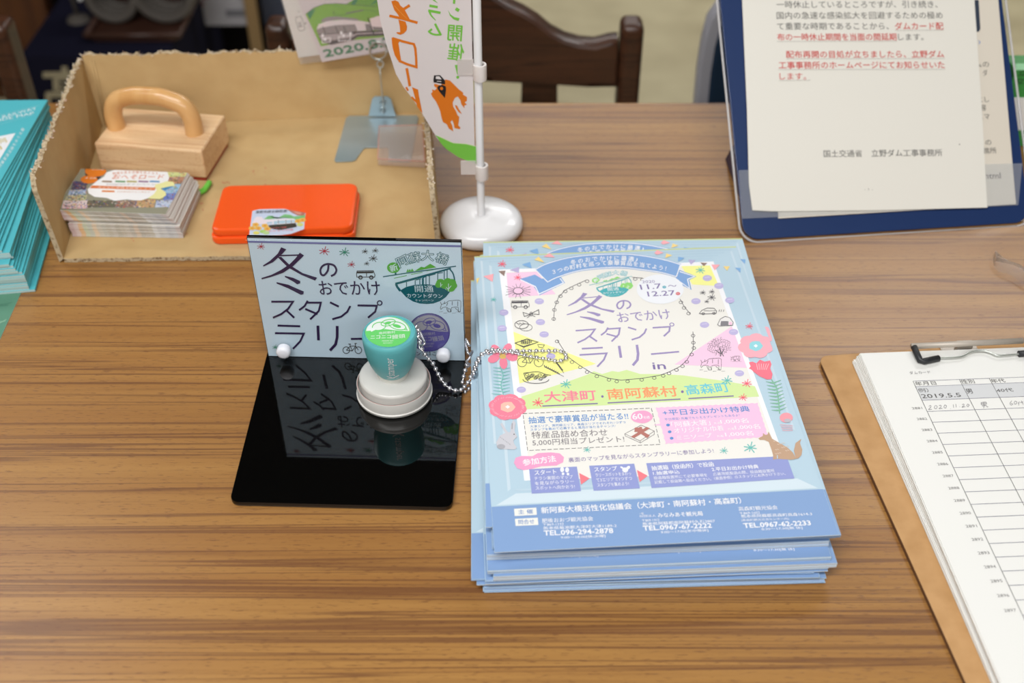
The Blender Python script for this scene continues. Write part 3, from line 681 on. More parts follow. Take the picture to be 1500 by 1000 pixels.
ik.poly([(805, 45), (880, 0), (950, -60), (1200, -160), (1400, -100), (1400, 80), (1000, 62)], (108, 166, 44), 1)
for t in ([(445, 90), (405, 215), (375, 150)], [(475, 85), (405, 215), (440, 120)], [(660, 55), (810, 110), (780, 100), (690, 62)], [(880, 0), (935, -10), (900, 50), (860, 50)], [(1130, 0), (1060, 60), (1140, 20)]): ik.poly(t, DG, 2)
ik.line([(355, 155), (450, 85), (560, 45), (700, 38), (860, 50), (1140, 75)], 5, (70, 90, 60), 3); ik.curve([(680, 165), (800, 160), (1000, 110), (1150, 130)], 5, (80, 130, 60), 3)
ik.poly([(795, 140), (990, 105), (985, 120), (800, 150)], (120, 110, 110), 3)
ik.line([(660, 125), (675, 160)], 6, (40, 60, 40), 4)
ik.poly([(525, 245), (540, 210), (600, 185), (700, 180), (900, 200), (945, 215), (940, 225), (700, 215), (560, 240)], (150, 140, 140), 4)
ik.poly([(485, 300), (500, 265), (600, 230), (760, 215), (980, 230), (1020, 240), (1300, 250), (1300, 320), (1100, 330), (930, 340), (480, 320)], (232, 218, 220), 5)
ik.poly([(485, 320), (520, 305), (690, 275), (900, 265), (930, 335), (860, 350), (500, 375), (480, 340)], (146, 138, 138), 6)
for x in (560, 700, 790): ik.line([(x - 15, 290), (x + 15, 360)], 8, (50, 46, 48), 7)
ik.poly([(1010, 260), (1060, 265), (1090, 335), (1025, 340)], (130, 124, 124), 6); ik.poly([(1085, 290), (1300, 300), (1300, 340), (1110, 330)], (130, 124, 124), 6)
ik.poly([(495, 375), (860, 345), (930, 340), (1300, 335), (1300, 385), (930, 405), (880, 440), (640, 490), (580, 475), (520, 440)], (58, 54, 56), 6)
ik.poly([(500, 385), (860, 355), (890, 380), (860, 415), (590, 450), (530, 430)], (176, 166, 168), 7)
ik.line([(870, 400), (920, 370), (1300, 352)], 12, (190, 178, 180), 8)
for x, y, w_, h_ in ((540, 425, 90, 45), (720, 400, 130, 50)): ik.line([(x, y), (x + w_, y - 12), (x + w_, y + h_ - 12), (x, y + h_)], 8, (238, 232, 236), 9, True)
for x, y in ((545, 390), (570, 430), (750, 360), (775, 390), (850, 370)): ik.ell(x, y, 13, 20, (240, 236, 240), 9)
ik.poly([(1060, 205), (1150, 175), (1300, 160), (1300, 300), (1090, 292)], (232, 214, 216), 8); ik.line([(1040, 190), (1110, 380)], 9, (40, 40, 40), 9)
ik.text('2020', 572, 628, 1003, 545, 82, (24, 122, 76), 4, .045); ik.text('.8.25', 1020, 548, 1420, 480, 100, (24, 122, 76), 4, .045)
ik.build('printed_picture', M_print, cardB, FS.M @ Matrix.Translation((0, 0, -.0004))).matrix_parent_inverse = cardB.matrix_world.inverted()

# ================================================================ TABLE FLAG
fx, fy = -.0263, .818
fg = empty('table_flag', 'small white desk banner on a round white base, seen from its back', 'flag', TR(fx, fy, .0004))
lathe('base', [(.0, 0), (.0335, 0), (.0355, .002), (.0357, .006), (.0345, .0095), (.031, .0125), (.024, .0142), (.010, .0150), (.0040, .0150), (.0034, .0145)], M_whitepl, fg, 72, close=False)
lathe('pole', [(.0, .004), (.00325, .004), (.0032, .31), (.002, .314), (0, .3145)], M_whitepl, fg, 24, close=False)
FF = Frame((fx, fy, 0), (1, 0, 0), (0, 0, 1)); Kc = K(400, 0, 4.1667)
edge = [(552.5, 0), (557, 29), (566, 65), (580, 108), (591, 127), (604, 144), (621, 170), (640, 202), (654, 218), (672, 229), (686, 235), (700, 240)]
edge = [(548, -40), (547, -90), (549, -160)][::-1] + edge
ol = [FF.uv(*p) for p in edge] + [(-.0042, FF.uv(700, 240)[1]), (-.0042, .285), (FF.uv(549, -160)[0], .285)]
bm = bmesh.new(); prism_bm(bm, ol, -.0002, .0002); o = link('banner', bm_mesh('banner', bm), mat('banner_cloth', (222, 214, 214), .7, spec=.2), fg, FF.M); o.matrix_parent_inverse = fg.matrix_world.inverted()
class FlagMap:
    def __call__(s, x, y): return FF.uv(x, y)
ik = Ink(FlagMap(), Kc, 6); OR, GR = (222, 120, 30), (122, 196, 74)
KA = K(560, 0, 9.094)
ik.at(KA)
for t in ([(120, 15), (170, 0), (215, 20), (240, 70), (290, 110), (375, 270), (330, 262), (240, 240), (200, 180), (160, 130)],): ik.poly(t, OR, 1)
ik.line([(160, 70), (270, 190), (345, 258)], 4, (240, 176, 90), 2)
ik.line([(285, 120), (365, 68)], 36, OR, 1); ik.line([(95, 207), (270, 245), (470, 300)], 34, OR, 2)
ik.poly([(215, 258), (310, 285), (330, 350), (325, 400), (290, 440), (240, 462), (190, 440), (190, 425), (240, 425), (232, 340)], OR, 2)
ik.poly([(125, 495), (230, 555), (215, 570), (235, 700), (250, 790), (245, 820), (205, 800), (165, 730), (140, 640), (128, 560)], OR, 1)
ik.line([(135, 505), (280, 550), (420, 585), (440, 640), (452, 780), (455, 890), (340, 855), (220, 805)], 32, OR, 2)
ik.line([(325, 905), (345, 1010), (368, 1145)], 36, OR, 1)
ik.at(Kc)
ik.poly([(848, 530), (885, 545), (890, 580), (912, 690), (880, 650), (868, 600)], OR, 1)
ik.line([(845, 590), (880, 625)], 12, OR, 1); ik.line([(812, 530), (824, 552)], 12, OR, 1)
ik.at(KA)
ik.poly([(945, -30), (975, -30), (970, 48), (940, 45)], GR, 1); ik.line([(978, 112), (1022, 140)], 42, GR, 1)
ik.poly([(875, 130), (910, 190), (960, 225), (1030, 240), (1015, 278), (950, 255), (900, 205)], GR, 1)
ik.line([(675, -10), (735, 35)], 20, GR, 1, taper=True); ik.line([(628, 72), (738, 92)], 32, GR, 1)
ik.line([(612, 137), (776, 168)], 32, GR, 1); ik.curve([(628, 140), (650, 200), (712, 268)], 34, GR, 1, 4, True)
ik.line([(702, 313), (782, 466)], 30, GR, 1); ik.curve([(786, 458), (715, 460), (655, 444), (616, 412)], 26, GR, 1); ik.line([(614, 420), (664, 384)], 26, GR, 1)
ik.at(lambda x, y: (x, y))
ik.glyph('開', 666.5, 47.5, 25, 26, GR, 1, 4, .025, True); ik.glyph('催', 668, 76, 25, 27, GR, 1, 6, .02, True)
ik.at(KA); ik.line([(983, 862), (1002, 990)], 36, GR, 1, taper=True); ik.at(Kc); ik.ell(1127, 470, 9, 9, GR, 1)
ik.at(K(480, 60, 6.25))
ik.poly([(1080, 350), (1120, 360), (1160, 400), (1200, 440), (1240, 470), (1240, 490), (1275, 510), (1275, 545), (1255, 560), (1275, 580), (1250, 590), (1255, 615), (1225, 580), (1215, 540), (1190, 505), (1165, 520), (1145, 560), (1150, 600), (1175, 640), (1190, 680), (1205, 690), (1200, 740), (1195, 770), (1215, 790), (1210, 805), (1160, 795), (1155, 760), (1140, 720), (1125, 740), (1140, 770), (1150, 825), (1110, 800), (1090, 760), (1055, 740), (1040, 690), (1030, 640), (1010, 590), (990, 550), (960, 510), (945, 480), (960, 465), (955, 440), (980, 450), (1000, 430), (975, 410), (975, 390), (1040, 400)], OR, 1)
for t in ([(1165, 585), (1185, 590), (1200, 620), (1230, 668), (1200, 650), (1175, 615)],): ik.poly(t, OR, 1)
BK = (36, 32, 34)
ik.poly([(975, 312), (1030, 310), (1075, 360), (1075, 395), (1040, 392), (1000, 380), (970, 378), (968, 350)], BK, 2); ik.poly([(990, 322), (1022, 320), (1045, 350), (990, 345)], (226, 220, 220), 3); ik.poly([(1000, 362), (1040, 366), (1040, 372), (1000, 368)], (226, 220, 220), 3)
ik.poly([(1008, 385), (1040, 388), (1038, 402), (1008, 398)], (226, 220, 220), 2)
ik.poly([(1005, 420), (1020, 405), (1050, 400), (1080, 412), (1085, 440), (1080, 480), (1072, 520), (1030, 470), (1008, 440)], BK, 3); ik.ell(1043, 432, 14, 15, OR, 4)
ik.at(Kc)
ik.poly([(990, 822), (1050, 850), (1100, 872), (1180, 875), (1252, 893), (1250, 1000), (1190, 981), (1130, 957), (1060, 910), (1028, 878), (1010, 850)], GR, 1)
ik.line([(1010, 828), (1055, 850), (1100, 870), (1180, 876), (1250, 894)], 4, (222, 228, 190), 2)
ik.build('printed_design', M_print, fg, FF.M @ Matrix.Translation((0, 0, 0))).matrix_parent_inverse = fg.matrix_world.inverted()
M_clip = mat('milky_clip', (232, 224, 220), .35, spec=.5)
for yy in (106, 252):
    z = FF.uv(706, yy)[1]
    c = lathe('ring_clip', [(.0036, -.0065), (.0052, -.0065), (.0054, -.005), (.0054, .005), (.0052, .0065), (.0036, .0065), (.0036, -.0065)], M_clip, fg, 32, TR(.0012, 0, z), close=False)
    box('clip_tab', -.016, -.0035, -.0012, -.0003, z - .002, z + .011, clear_mat('clip_tab_%d' % yy, (.9, .88, .86), .2, .45, 1.4, (.85, .8, .78)), fg)

# ================================================================ ACRYLIC SIGN
A0, A1 = P(337, 741), P(663, 749); B0, B1 = P(392, 524), P(682, 531)
sg = empty('acrylic_sign', 'black acrylic L-shaped stand with a pale blue title board', 'sign stand', Matrix.Identity(4))
def quad_round(cs, rs, n=6):
    out = []
    for i, c in enumerate(cs):
        p, nx = cs[i - 1], cs[(i + 1) % len(cs)]; r = rs[i]
        if r == 0: out.append(tuple(c)); continue
        a = c + (p - c).normalized() * r; b = c + (nx - c).normalized() * r
        for k in range(n + 1): t = k / n; q = a * (1 - t) ** 2 + c * 2 * t * (1 - t) + b * t * t; out.append(tuple(q))
    return out
cs = [Vector(v.xy) for v in (A0, A1, B1 + Vector((0, .004, 0)), B0 + Vector((0, .004, 0)))]
prism('base_plate', quad_round(cs, (.007, .007, 0, 0)), .0004, .0042, M_acry, sg, .0006)
FB = Frame(P(392, 524, .0042), B1 - B0, (0, 0, 1)); Lw = (FB.uv(682, 531)[0])
Hs = FB.uv(368, 350)[1]
box('back_plate', 0, Lw, 0, Hs, -.0050, -.0022, M_acry, sg, .0003, FB.M)
box('printed_sheet', .0006, Lw - .0006, .0006, Hs - .0008, -.0021, -.0017, mat('sign_blue', (212, 232, 244), .5), sg, 0, FB.M)
box('clear_front', 0, Lw, 0, Hs, -.0004, .0012, M_clear, sg, .0002, FB.M)
SG = Frame(FB.o - FB.n * .0017, FB.u, FB.v)
KS = K(350, 330, 4.1667)
def title(ik, col, brush=1.0):
    for p in ([(258, 132), (290, 145), (270, 168), (210, 222), (150, 250), (147, 243), (190, 215), (238, 170)],
              [(372, 165), (398, 182), (385, 195), (330, 248), (270, 288), (200, 312), (140, 328), (137, 320), (200, 300), (258, 270), (310, 235), (345, 200)],
              [(236, 192), (258, 190), (310, 240), (390, 290), (478, 318), (465, 335), (380, 300), (300, 255)],
              [(280, 306), (330, 318), (374, 338), (374, 352), (356, 358), (330, 340), (282, 314)],
              [(230, 345), (300, 360), (396, 402), (394, 418), (378, 422), (300, 382), (230, 353)]): ik.poly(p, col, 5)
    ik.line([(250, 183), (385, 179)], 8, col, 5)
    ik.curve([(547, 238), (542, 275), (520, 302), (502, 296), (498, 268), (514, 244), (545, 234), (580, 243), (595, 270), (585, 295), (562, 308)], 12, col, 5, 5)
    ik.text('おでかけ', 497, 424, 867, 424, 86, col, 5, .012)
    w_ = 12
    for s in ([(198, 464), (330, 464), (300, 508), (258, 540), (208, 562)], [(290, 517), (338, 562)],
              [(420, 458), (402, 490), (368, 516)], [(412, 470), (500, 470), (488, 520), (435, 572)], [(405, 508), (480, 540)],
              [(556, 468), (610, 494)], [(680, 490), (662, 525), (625, 555), (570, 571)],
              [(724, 487), (842, 489), (832, 525), (788, 562)],
              [(236, 610), (374, 614)], [(220, 656), (396, 659), (375, 705), (330, 752)],
              [(482, 610), (486, 700)], [(600, 612), (600, 680), (590, 725), (556, 762)], [(683, 691), (868, 689)]): ik.line(s, w_ + (5 if s[0][0] in (482, 600) else 0), col, 5)
    ik.ring(859, 472, 14, 13, 7, col, 5)
def logo(ik, TEAL, GRN, PALE):
    k = ik.k; ik.at(K(555, 370, 10))
    hill = [(310, 552), (400, 500), (520, 470), (700, 460), (860, 480), (960, 525), (1040, 575)]
    arc = [(1040, 575), (980, 650), (900, 705), (800, 742), (700, 750), (600, 742), (500, 712), (400, 650), (310, 552)]
    ik.poly(hill + arc[1:-1], TEAL, 1)
    ik.line([(250, 455), (270, 500), (315, 560)], 34, TEAL, 1)
    ik.line([(60, 350), (400, 297), (1130, 195)], 14, TEAL, 3)
    ik.poly([(235, 440), (600, 340), (1050, 215), (1060, 235), (600, 375), (250, 468)], TEAL, 2)
    for x, y0, y1 in ((405, 430, 495), (532, 400, 465), (600, 380, 462), (645, 370, 462), (690, 350, 462), (740, 335, 470), (862, 290, 400), (958, 260, 390), (1000, 250, 380)): ik.line([(x, y0), (x, y1)], 12 if x != 645 else 26, TEAL, 2)
    for a, b in (((540, 400), (620, 380)), ((640, 370), (720, 330)), ((720, 340), (830, 310)), ((870, 300), (940, 290))): ik.line([a, b], 10, TEAL, 2)
    ik.curve([(1035, 235), (1085, 300), (1110, 400), (1105, 450)], 20, TEAL, 2)
    for x, y, r in ((905, 445, 68), (870, 470, 45), (1010, 430, 65), (1070, 440, 62), (1050, 500, 75), (1100, 480, 48), (960, 480, 50)): ik.ell(x, y, r, r * .95, GRN, 3, 16)
    for l in ([(1020, 565), (1020, 450)], [(1020, 530), (1060, 480)], [(1020, 540), (985, 500)], [(905, 500), (905, 435)], [(905, 480), (930, 460)]): ik.line(l, 9, PALE, 4)
    ik.poly([(520, 270), (620, 203), (665, 214), (752, 160), (842, 212), (700, 236)], GRN, 2)
    ik.poly([(400, 285), (425, 232), (435, 262), (455, 235), (465, 262), (488, 228), (515, 270)], GRN, 2)
    ik.line([(220, 372), (410, 332)], 9, GRN, 2); ik.line([(470, 315), (640, 285)], 8, GRN, 2); ik.line([(700, 265), (800, 248)], 7, GRN, 2)
    ik.ell(215, 218, 95, 78, GRN, 2); ik.line([(245, 290), (245, 315)], 26, TEAL, 2); ik.glyph('新', 218, 218, 125, 110, PALE, 3, 35 - 55, .03)
    for ch_, x, y, r in (('阿', 345, 118, -27), ('蘇', 520, 68, -12), ('大', 715, 40, 2), ('橋', 925, 82, 20)):
        ik.glyph(ch_, x, y, 190, 165, TEAL, 2, r, .08); ik.glyph(ch_, x, y, 190, 165, PALE, 3, r, 0)
    ik.text('開通', 532, 575, 803, 575, 95, PALE, 3, .012); ik.text('カウントダウン', 415, 655, 935, 662, 62, PALE, 3, .03); ik.text('キャンペーン', 535, 712, 805, 712, 34, PALE, 3, .01)
    ik.at(k)
def bus(ik, cx, cy, s, c, w_=.9):
    ik.line([(cx - 13 * s, cy - 5 * s), (cx + 11 * s, cy - 5.5 * s), (cx + 13.5 * s, cy + 1 * s), (cx + 13 * s, cy + 4 * s), (cx - 13.5 * s, cy + 4 * s), (cx - 14 * s, cy - 1 * s)], w_, c, 3, True)
    ik.line([(cx - 13 * s, cy - 2.8 * s), (cx + 11 * s, cy - 3.2 * s)], 2.6 * s, c, 3)
    for x in (-8, 8): ik.ring(cx + x * s, cy + 4.4 * s, 2.6 * s, 2.3 * s, w_ * 1.6, c, 4, 12)
    ik.line([(cx + 1 * s, cy - 4 * s), (cx + 1 * s, cy + 3 * s)], w_, c, 3)
def bike(ik, cx, cy, s, c, w_=.9):
    for x in (-9, 9): ik.ring(cx + x * s, cy + 2 * s, 5 * s, 5 * s, w_, c, 3, 16)
    for l in ([(-9, 2), (-3, -4), (5, -4), (9, 2)], [(-3, -4), (0, 3), (5, -4)], [(-9, 2), (0, 3)], [(5, -4), (4, -8), (7, -8)], [(-3, -4), (-4, -7)], [(-6, -7), (-2, -7)]): ik.line([(cx + x * s, cy + y * s) for x, y in l], w_, c, 3)
def cow(ik, cx, cy, s, c, w_=.8):
    ik.line([(cx + x * s, cy + y * s) for x, y in ((-16, 3), (-14, -3), (-8, -5), (-2, -9), (14, -10), (17, -8), (17, 0), (16, 9), (13, 9), (13, 2), (9, 1), (2, 2), (1, 9), (-3, 9), (-3, 3), (-8, 1), (-12, 2), (-15, 5))], w_, c, 3, True)
    for x, y, x2, y2 in ((-14, -3, -16, -7), (-10, -4, -9, -8), (3, -8, 3, -2), (12, -8, 12, 0), (-4, -6, -6, -1), (-6, 3, -4, 8), (8, 3, 14, 8), (-1, 3, 1, 8)): ik.line([(cx + x * s, cy + y * s), (cx + x2 * s, cy + y2 * s)], w_ * 1.3, c, 3)
    for i in range(6): ik.line([(cx + (-18 + i * 7) * s, cy + (9 + i % 2 * 2) * s), (cx + (-12 + i * 7) * s, cy + (8.5 + i % 2 * 2) * s)], w_ * .6, c, 2)
def bun_badge(ik, cx, cy, rx, ry, INK, PALE, RIM):
    """round badge: dumplings above, name below"""
    if RIM: ik.ell(cx, cy, rx * 1.05, ry * 1.05, RIM, 2, 40)
    ik.ell(cx, cy, rx, ry, PALE, 3, 40); ik.ring(cx, cy, rx * .97, ry * .97, rx * .035, INK, 4, 40)
    pts = [(cx + rx * math.cos(R(a)), cy + ry * math.sin(R(a))) for a in range(-2, 183, 8)]
    ik.poly(pts + [(cx - rx * .6, cy - ry * .08), (cx - rx * .1, cy - ry * .16), (cx + rx * .5, cy - ry * .06)], INK, 4)
    w_ = rx * .035
    for x, y, a, b, r in ((.02, -.58, .32, .2, -12), (.42, -.38, .38, .24, 14), (-.38, -.34, .3, .26, -10)):
        ik.ring(cx + x * rx, cy + y * ry, a * rx, b * ry, w_, INK, 5, 20, rot=r)
        if x > -.3: ik.ell(cx + (x - .02) * rx, cy + (y + .02) * ry, a * rx * .5, b * ry * .45, INK, 5, 14, r)
    ik.line([(cx + rx * .78, cy - ry * .3), (cx + rx * .86, cy - ry * .1), (cx + rx * .7, cy - ry * .14)], w_, INK, 6)
    ik.poly([(cx - rx * .78, cy - ry * .12), (cx - rx * .5, cy - ry * .42), (cx - rx * .42, cy - ry * .2), (cx - rx * .72, cy + ry * .02)], PALE, 6)
    ik.text('南阿蘇村', cx - rx * .38, cy + ry * .2, cx + rx * .33, cy + ry * .12, ry * .17, PALE, 6)
    ik.text('ニコニコ', cx - rx * .76, cy + ry * .48, cx + rx * .14, cy + ry * .44, ry * .2, PALE, 6, .03); ik.text('饅頭', cx + rx * .2, cy + ry * .5, cx + rx * .78, cy + ry * .42, ry * .28, PALE, 6, .0)
    ik.text('MINAMI ASO', cx - rx * .25, cy + ry * .66, cx + rx * .25, cy + ry * .64, ry * .08, PALE, 6); ik.text('NICO NICO', cx - rx * .2, cy + ry * .8, cx + rx * .2, cy + ry * .78, ry * .08, PALE, 6)
PUR = (48, 28, 72); BLK = (60, 56, 52)
ik = Ink(SG.uv, KS)
title(ik, PUR); logo(ik, (16, 96, 106), (92, 176, 60), (214, 230, 236))
ik.at(KS)
for x, y, r, c in ((135, 128, 24, (186, 40, 60)), (522, 156, 32, (186, 40, 60)), (645, 163, 32, (40, 140, 110)), (687, 238, 24, (186, 40, 60)), (770, 158, 20, BLK), (833, 153, 20, BLK), (820, 201, 27, BLK), (780, 232, 17, BLK), (222, 742, 18, (40, 140, 90))): ik.ast(x, y, r, c, r * .13)
bus(ik, 775, 298, 4.1, BLK, 4); bike(ik, 692, 752, 4.1, BLK, 4); cow(ik, 1290, 493, 3.8, BLK, 2.2)
bun_badge(ik, 1160, 652, 122, 112, (96, 88, 160), (178, 174, 180), (74, 62, 140))
ik.text('スタンプはこちら', 1020, 793, 1268, 793, 26, PUR, 4, .02)
ik.raw([(.0006, Hs - .0042), (Lw - .0006, Hs - .0042), (Lw - .0006, Hs - .0026), (.0006, Hs - .0026)], (120, 124, 176), 2)
bpy.context.view_layer.update(); psh = [x for x in sg.children if x.name.startswith('printed_sheet')][0]
ik.build('printed_title', M_print, psh, SG.M).matrix_parent_inverse = psh.matrix_world.inverted()
for cxp, cyp in ((417, 509), (650, 515)):
    u, v = FB.uv(cxp, cyp)
    lathe('screw_cap', [(.0049, 0), (.0052, .0015), (.0052, .0048), (.0045, .0060), (.003, .0066), (0, .0067)], mat('cap_white', (236, 238, 246), .3), sg, 32, FB.M @ Matrix.Translation((u, v, .0012)), close=False)

# ================================================================ STAMP
c = P(578, 578, .0042); zs = .0044
stp = empty('name_stamp', 'round stamp with a turquoise grip on a pale grey base', 'stamp', TR(c.x, c.y + .002, zs))
lathe('base_ring', [(0, 0), (.0262, 0), (.0272, .0008), (.0273, .0025), (.0264, .0030), (.0266, .0116), (.0263, .0121), (.0259, .0118), (.0257, .0060), (0, .0060)], M_greypl, stp, 80, close=False)
lathe('red_seam', [(.02580, .01165), (.02600, .01190), (.02590, .01200), (.02575, .01180)], mat('pink_seam', (216, 150, 146), .5), stp, 80, close=False)
lathe('body_disc', [(0, .0062), (.0240, .0062), (.0243, .0160), (.0240, .0176), (.0226, .0184), (.0150, .0190), (.0120, .0192), (0, .0192)], M_greypl, stp, 80, close=False)
lathe('collar', [(.0112, .0188), (.0110, .0235), (0, .0235)], mat('milky_collar', (222, 222, 214), .2), stp, 48, close=False)
lathe('grip', [(0, .0205), (.0085, .0206), (.0112, .0224), (.0135, .0262), (.0156, .0315), (.0174, .0380), (.0185, .0450), (.0190, .0520), (.0190, .0548), (.0186, .0565), (.0178, .0575), (.0172, .0574), (.0168, .0566), (0, .0566)], M_teal, stp, 80, close=False)
FT = Frame((c.x, c.y + .002, zs + .0566), (1, 0, 0), (0, 1, 0))
ctr = K(520, 453, 6.6667)
ik = Ink(FT.uv, ctr); bun_badge(ik, 320, 219, 222, 150, (108, 214, 110), (240, 246, 242), None)
grip = [x for x in stp.children if x.name.startswith('grip')][0]; bpy.context.view_layer.update()
ik.build('badge_label', M_gloss, grip, FT.M).matrix_parent_inverse = grip.matrix_world.inverted()
# word running up the grip
def grip_r(z):
    pr = [(.0085, .0206), (.0112, .0224), (.0135, .0262), (.0156, .0315), (.0174, .0380), (.0185, .0450), (.0190, .0520), (.0190, .0548)]
    for (r0, z0), (r1, z1) in zip(pr, pr[1:]):
        if z0 <= z <= z1: return r0 + (r1 - r0) * (z - z0) / (z1 - z0)
    return .019
def on_grip(V, F, x0, x1, y0, y1, za, zb_, w0):
    vs = []
    for x, y in V:
        z = za + (x - x0) / (x1 - x0) * (zb_ - za); s = -((y - y0) / (y1 - y0) - .5) * w0; r = grip_r(z) + .00025
        a = R(-90) + s / r + R(7); vs.append((r * math.cos(a), r * math.sin(a), z))
    return vs, F
for t, za, zb_, w0, bo in (('X', .0245, .0300, .0086, .06), ('stamper', .0303, .0500, .0066, .03)):
    V, F, x0, x1, y0, y1 = glyphs(t, bo); vs, fs = on_grip(V, F, x0, x1, y0, y1, za, zb_, w0)
    link('brand_lettering', mesh('brand_lettering', vs, fs), M_whitepl, grip)

# ================================================================ BALL CHAIN
FZ = .0312
route = [(613, 484, .040), (614, 500, .035), (622, 518, .028), (634, 532, .022), (642, 548, .014), (655, 566, .008), (672, 572, .0068), (684, 562, .0068), (693, 545, .014), (700, 527, .026), (709, 516, FZ + .001), (722, 512, FZ + .001),
         (740, 514, FZ + .001), (770, 514, FZ + .001), (800, 514, FZ + .001), (818, 514, FZ + .001), (828, 519, FZ + .001), (829, 525, FZ + .001), (818, 529, FZ + .001), (800, 526, FZ + .001), (775, 522, FZ + .001), (750, 516.5, FZ + .001), (730, 515.5, FZ + .001),
         (712, 518, FZ), (700, 532, .024), (693, 552, .010), (687, 569, .0012), (680, 574, .0012), (677, 565, .003), (680, 548, .008), (684, 534, .014)]
pts = smooth_path([P(x, y, z) for x, y, z in route], 30)
bc_ = empty('ball_chain', 'silver ball chain looped from the round stamp over the blue flyer', 'chain', Matrix.Identity(4))
bmb = bmesh.new(); acc = 0; last = pts[0]; sp = .0043; beads = [pts[0]]
for p in pts[1:]:
    acc += (p - last).length; last = p
    if acc >= sp: acc = 0; beads.append(p)
ico = bmesh.new(); bmesh.ops.create_icosphere(ico, subdivisions=2, radius=.00175); iv = [v.co.copy() for v in ico.verts]; fi = [tuple(v.index for v in f.verts) for f in ico.faces]; ico.free()
me_b = mesh('bead', iv, fi, True)
me_b.materials.append(M_chrome)
for i, b in enumerate(beads):
    o = link('bead', me_b, None, bc_, Matrix.Translation(b))
V, F = tube_data(pts[::3], .00045, 6); link('link_wire', mesh('link_wire', V, F, True), M_chrome, bc_)
def lobster(name, pxs, z0, z1, par):
    n = len(pxs); tube(name, smooth_path([P(x, y, z0 + (z1 - z0) * i / (n - 1)) for i, (x, y) in enumerate(pxs)], 5), .0009, M_chrome, par, 8)
lobster('clasp', [(611, 476), (608, 484), (612, 494), (617, 500), (614, 508), (620, 514)], .043, .030, bc_)
lobster('clasp', [(609, 488), (613, 482), (618, 492), (622, 503), (616, 506)], .041, .034, bc_)
lobster('connector', [(682, 496), (688, 506), (682, 500), (686, 518), (692, 514), (688, 524), (683, 530), (688, 534), (684, 538)], .034, .012, bc_)

# ================================================================ FLYERS
def fit_frame(bl, br, z, tl=None, tr_=None, W=.2095, H=.297):
    a, b = P(*bl, z), P(*br, z); u = (b - a)
    o = a
    if tl:
        c_, d_ = P(*tl, z), P(*tr_, z); u = (b - a) + (d_ - c_); ctr_ = (a + b + c_ + d_) / 4
        u.z = 0; u.normalize(); v = Vector((-u.y, u.x, 0)); o = ctr_ - u * W / 2 - v * H / 2; o.z = z
    u.z = 0; u.normalize(); v = Vector((-u.y, u.x, 0))
    return Frame(o, u, v)
FW, FH = .2095, .297
FZt = .0305
FM = fit_frame((733, 808), (1234, 781), FZt, (690, 376), (1073, 362))
LB, DB, LB2 = (186, 212, 228), (134, 166, 212), (206, 224, 236)
def fly_mesh(name, lb, db):
    V = []; F = []; C = []
    T = .00044
    me = sheet_mesh(name, FW, FH, T, lb, (206, 220, 236), M_print, None, 1, 1)
    return me
me_fs = [sheet_mesh('flyer_leaf', FW, FH, .00044, LB, c_, M_print, None, 1, 1) for c_ in ((222, 230, 240), (150, 180, 218), (122, 158, 206), (196, 214, 232))]
me_f = me_fs[0]
def mini(ik_):  # ink shared by every flyer: blue foot, pale streaks, yellow-green head strip
    pass
foot_v = None
KM = K(0, 0, 1)
mp = Clip(FM.uv, FW, FH)
fv = mp(725, 742)[1]; fv2 = mp(1211, 716)[1]
plain = Ink(mp, KM)
def ground(ik):
    ik.raw([(.0002, .0002), (FW - .0002, .0002), (FW - .0002, fv2), (.0002, fv)], DB, 1)
    ik.raw([(.0002, FH - .0016), (FW - .0002, FH - .0016), (FW - .0002, FH - .0002), (.0002, FH - .0002)], (208, 218, 150), 1)
    ik.raw([(.0045, .09), (.0062, .09), (.0062, FH - .007), (.0045, FH - .006)], LB2, 1); ik.raw([(.011, fv + .012), (.013, fv + .014), (.013, FH - .014), (.011, FH - .012)], LB2, 1)
    ik.raw([(FW - .0062, .09), (FW - .0045, .09), (FW - .0045, FH - .006), (FW - .0062, FH - .007)], (200, 220, 234), 1)
    ik.raw([(.003, fv + .001), (FW - .003, fv2 + .001), (FW - .014, fv2 + .010), (.016, fv + .010)], (214, 230, 240), 1)
    ik.raw([(.020, fv + .012), (FW - .020, fv2 + .012), (FW - .012, fv2 + .0135), (.014, fv + .0135)], (196, 218, 232), 2)
    for k in range(5): ik.raw([(.004 + .006 * k, FH - .004 - .0035 * k), (FW - .004 - .006 * k, FH - .004 - .0035 * k), (FW - .006 - .006 * k, FH - .005 - .0035 * k), (.006 + .006 * k, FH - .005 - .0035 * k)], (176 + 2 * k, 204 + 2 * k, 222 + 2 * k), 1)
ground(plain)
C4, C5, C6, C7, C8, C9 = K(680, 340, 5), K(900, 340, 5), K(680, 480, 5), K(900, 480, 5), K(680, 660, 4.5467), K(940, 660, 4.5455)
RB, P6, P7 = K(780, 340, 5.769), K(740, 590, 6.25), K(950, 590, 6.25)
fy_ = Ink(mp, KM); ground(fy_)
D = fy_; WH = (247, 248, 252)
D.at(KM).poly([(731, 395), (1045, 383), (1156, 690), (768, 704)], WH, 2)
D.poly([(742, 399), (1040, 389), (1148, 688), (777, 702)], (241, 239, 233), 3)
PK, YL = (248, 208, 234), (250, 250, 156)
D.at(C4).poly([(310, 300), (530, 290), (670, 455), (325, 480)], PK, 4)
D.at(C6).poly([(360, 30), (965, 265), (800, 310), (405, 408)], YL, 4)
D.at(C5).poly([(490, 250), (700, 245), (765, 395), (570, 385)], YL, 4)
D.at(KM).poly([(1072, 478), (1094, 539), (988, 534)], PK, 4)
D.poly([(764, 581), (780, 576), (832, 559), (860, 549), (870, 544), (882, 548), (897, 543.6), (906, 545), (918, 542), (938, 548), (970, 548), (1000, 550), (1060, 558), (1106, 566), (1112, 581), (900, 593), (765, 600)], (216, 238, 166), 4)
D.at(RB)
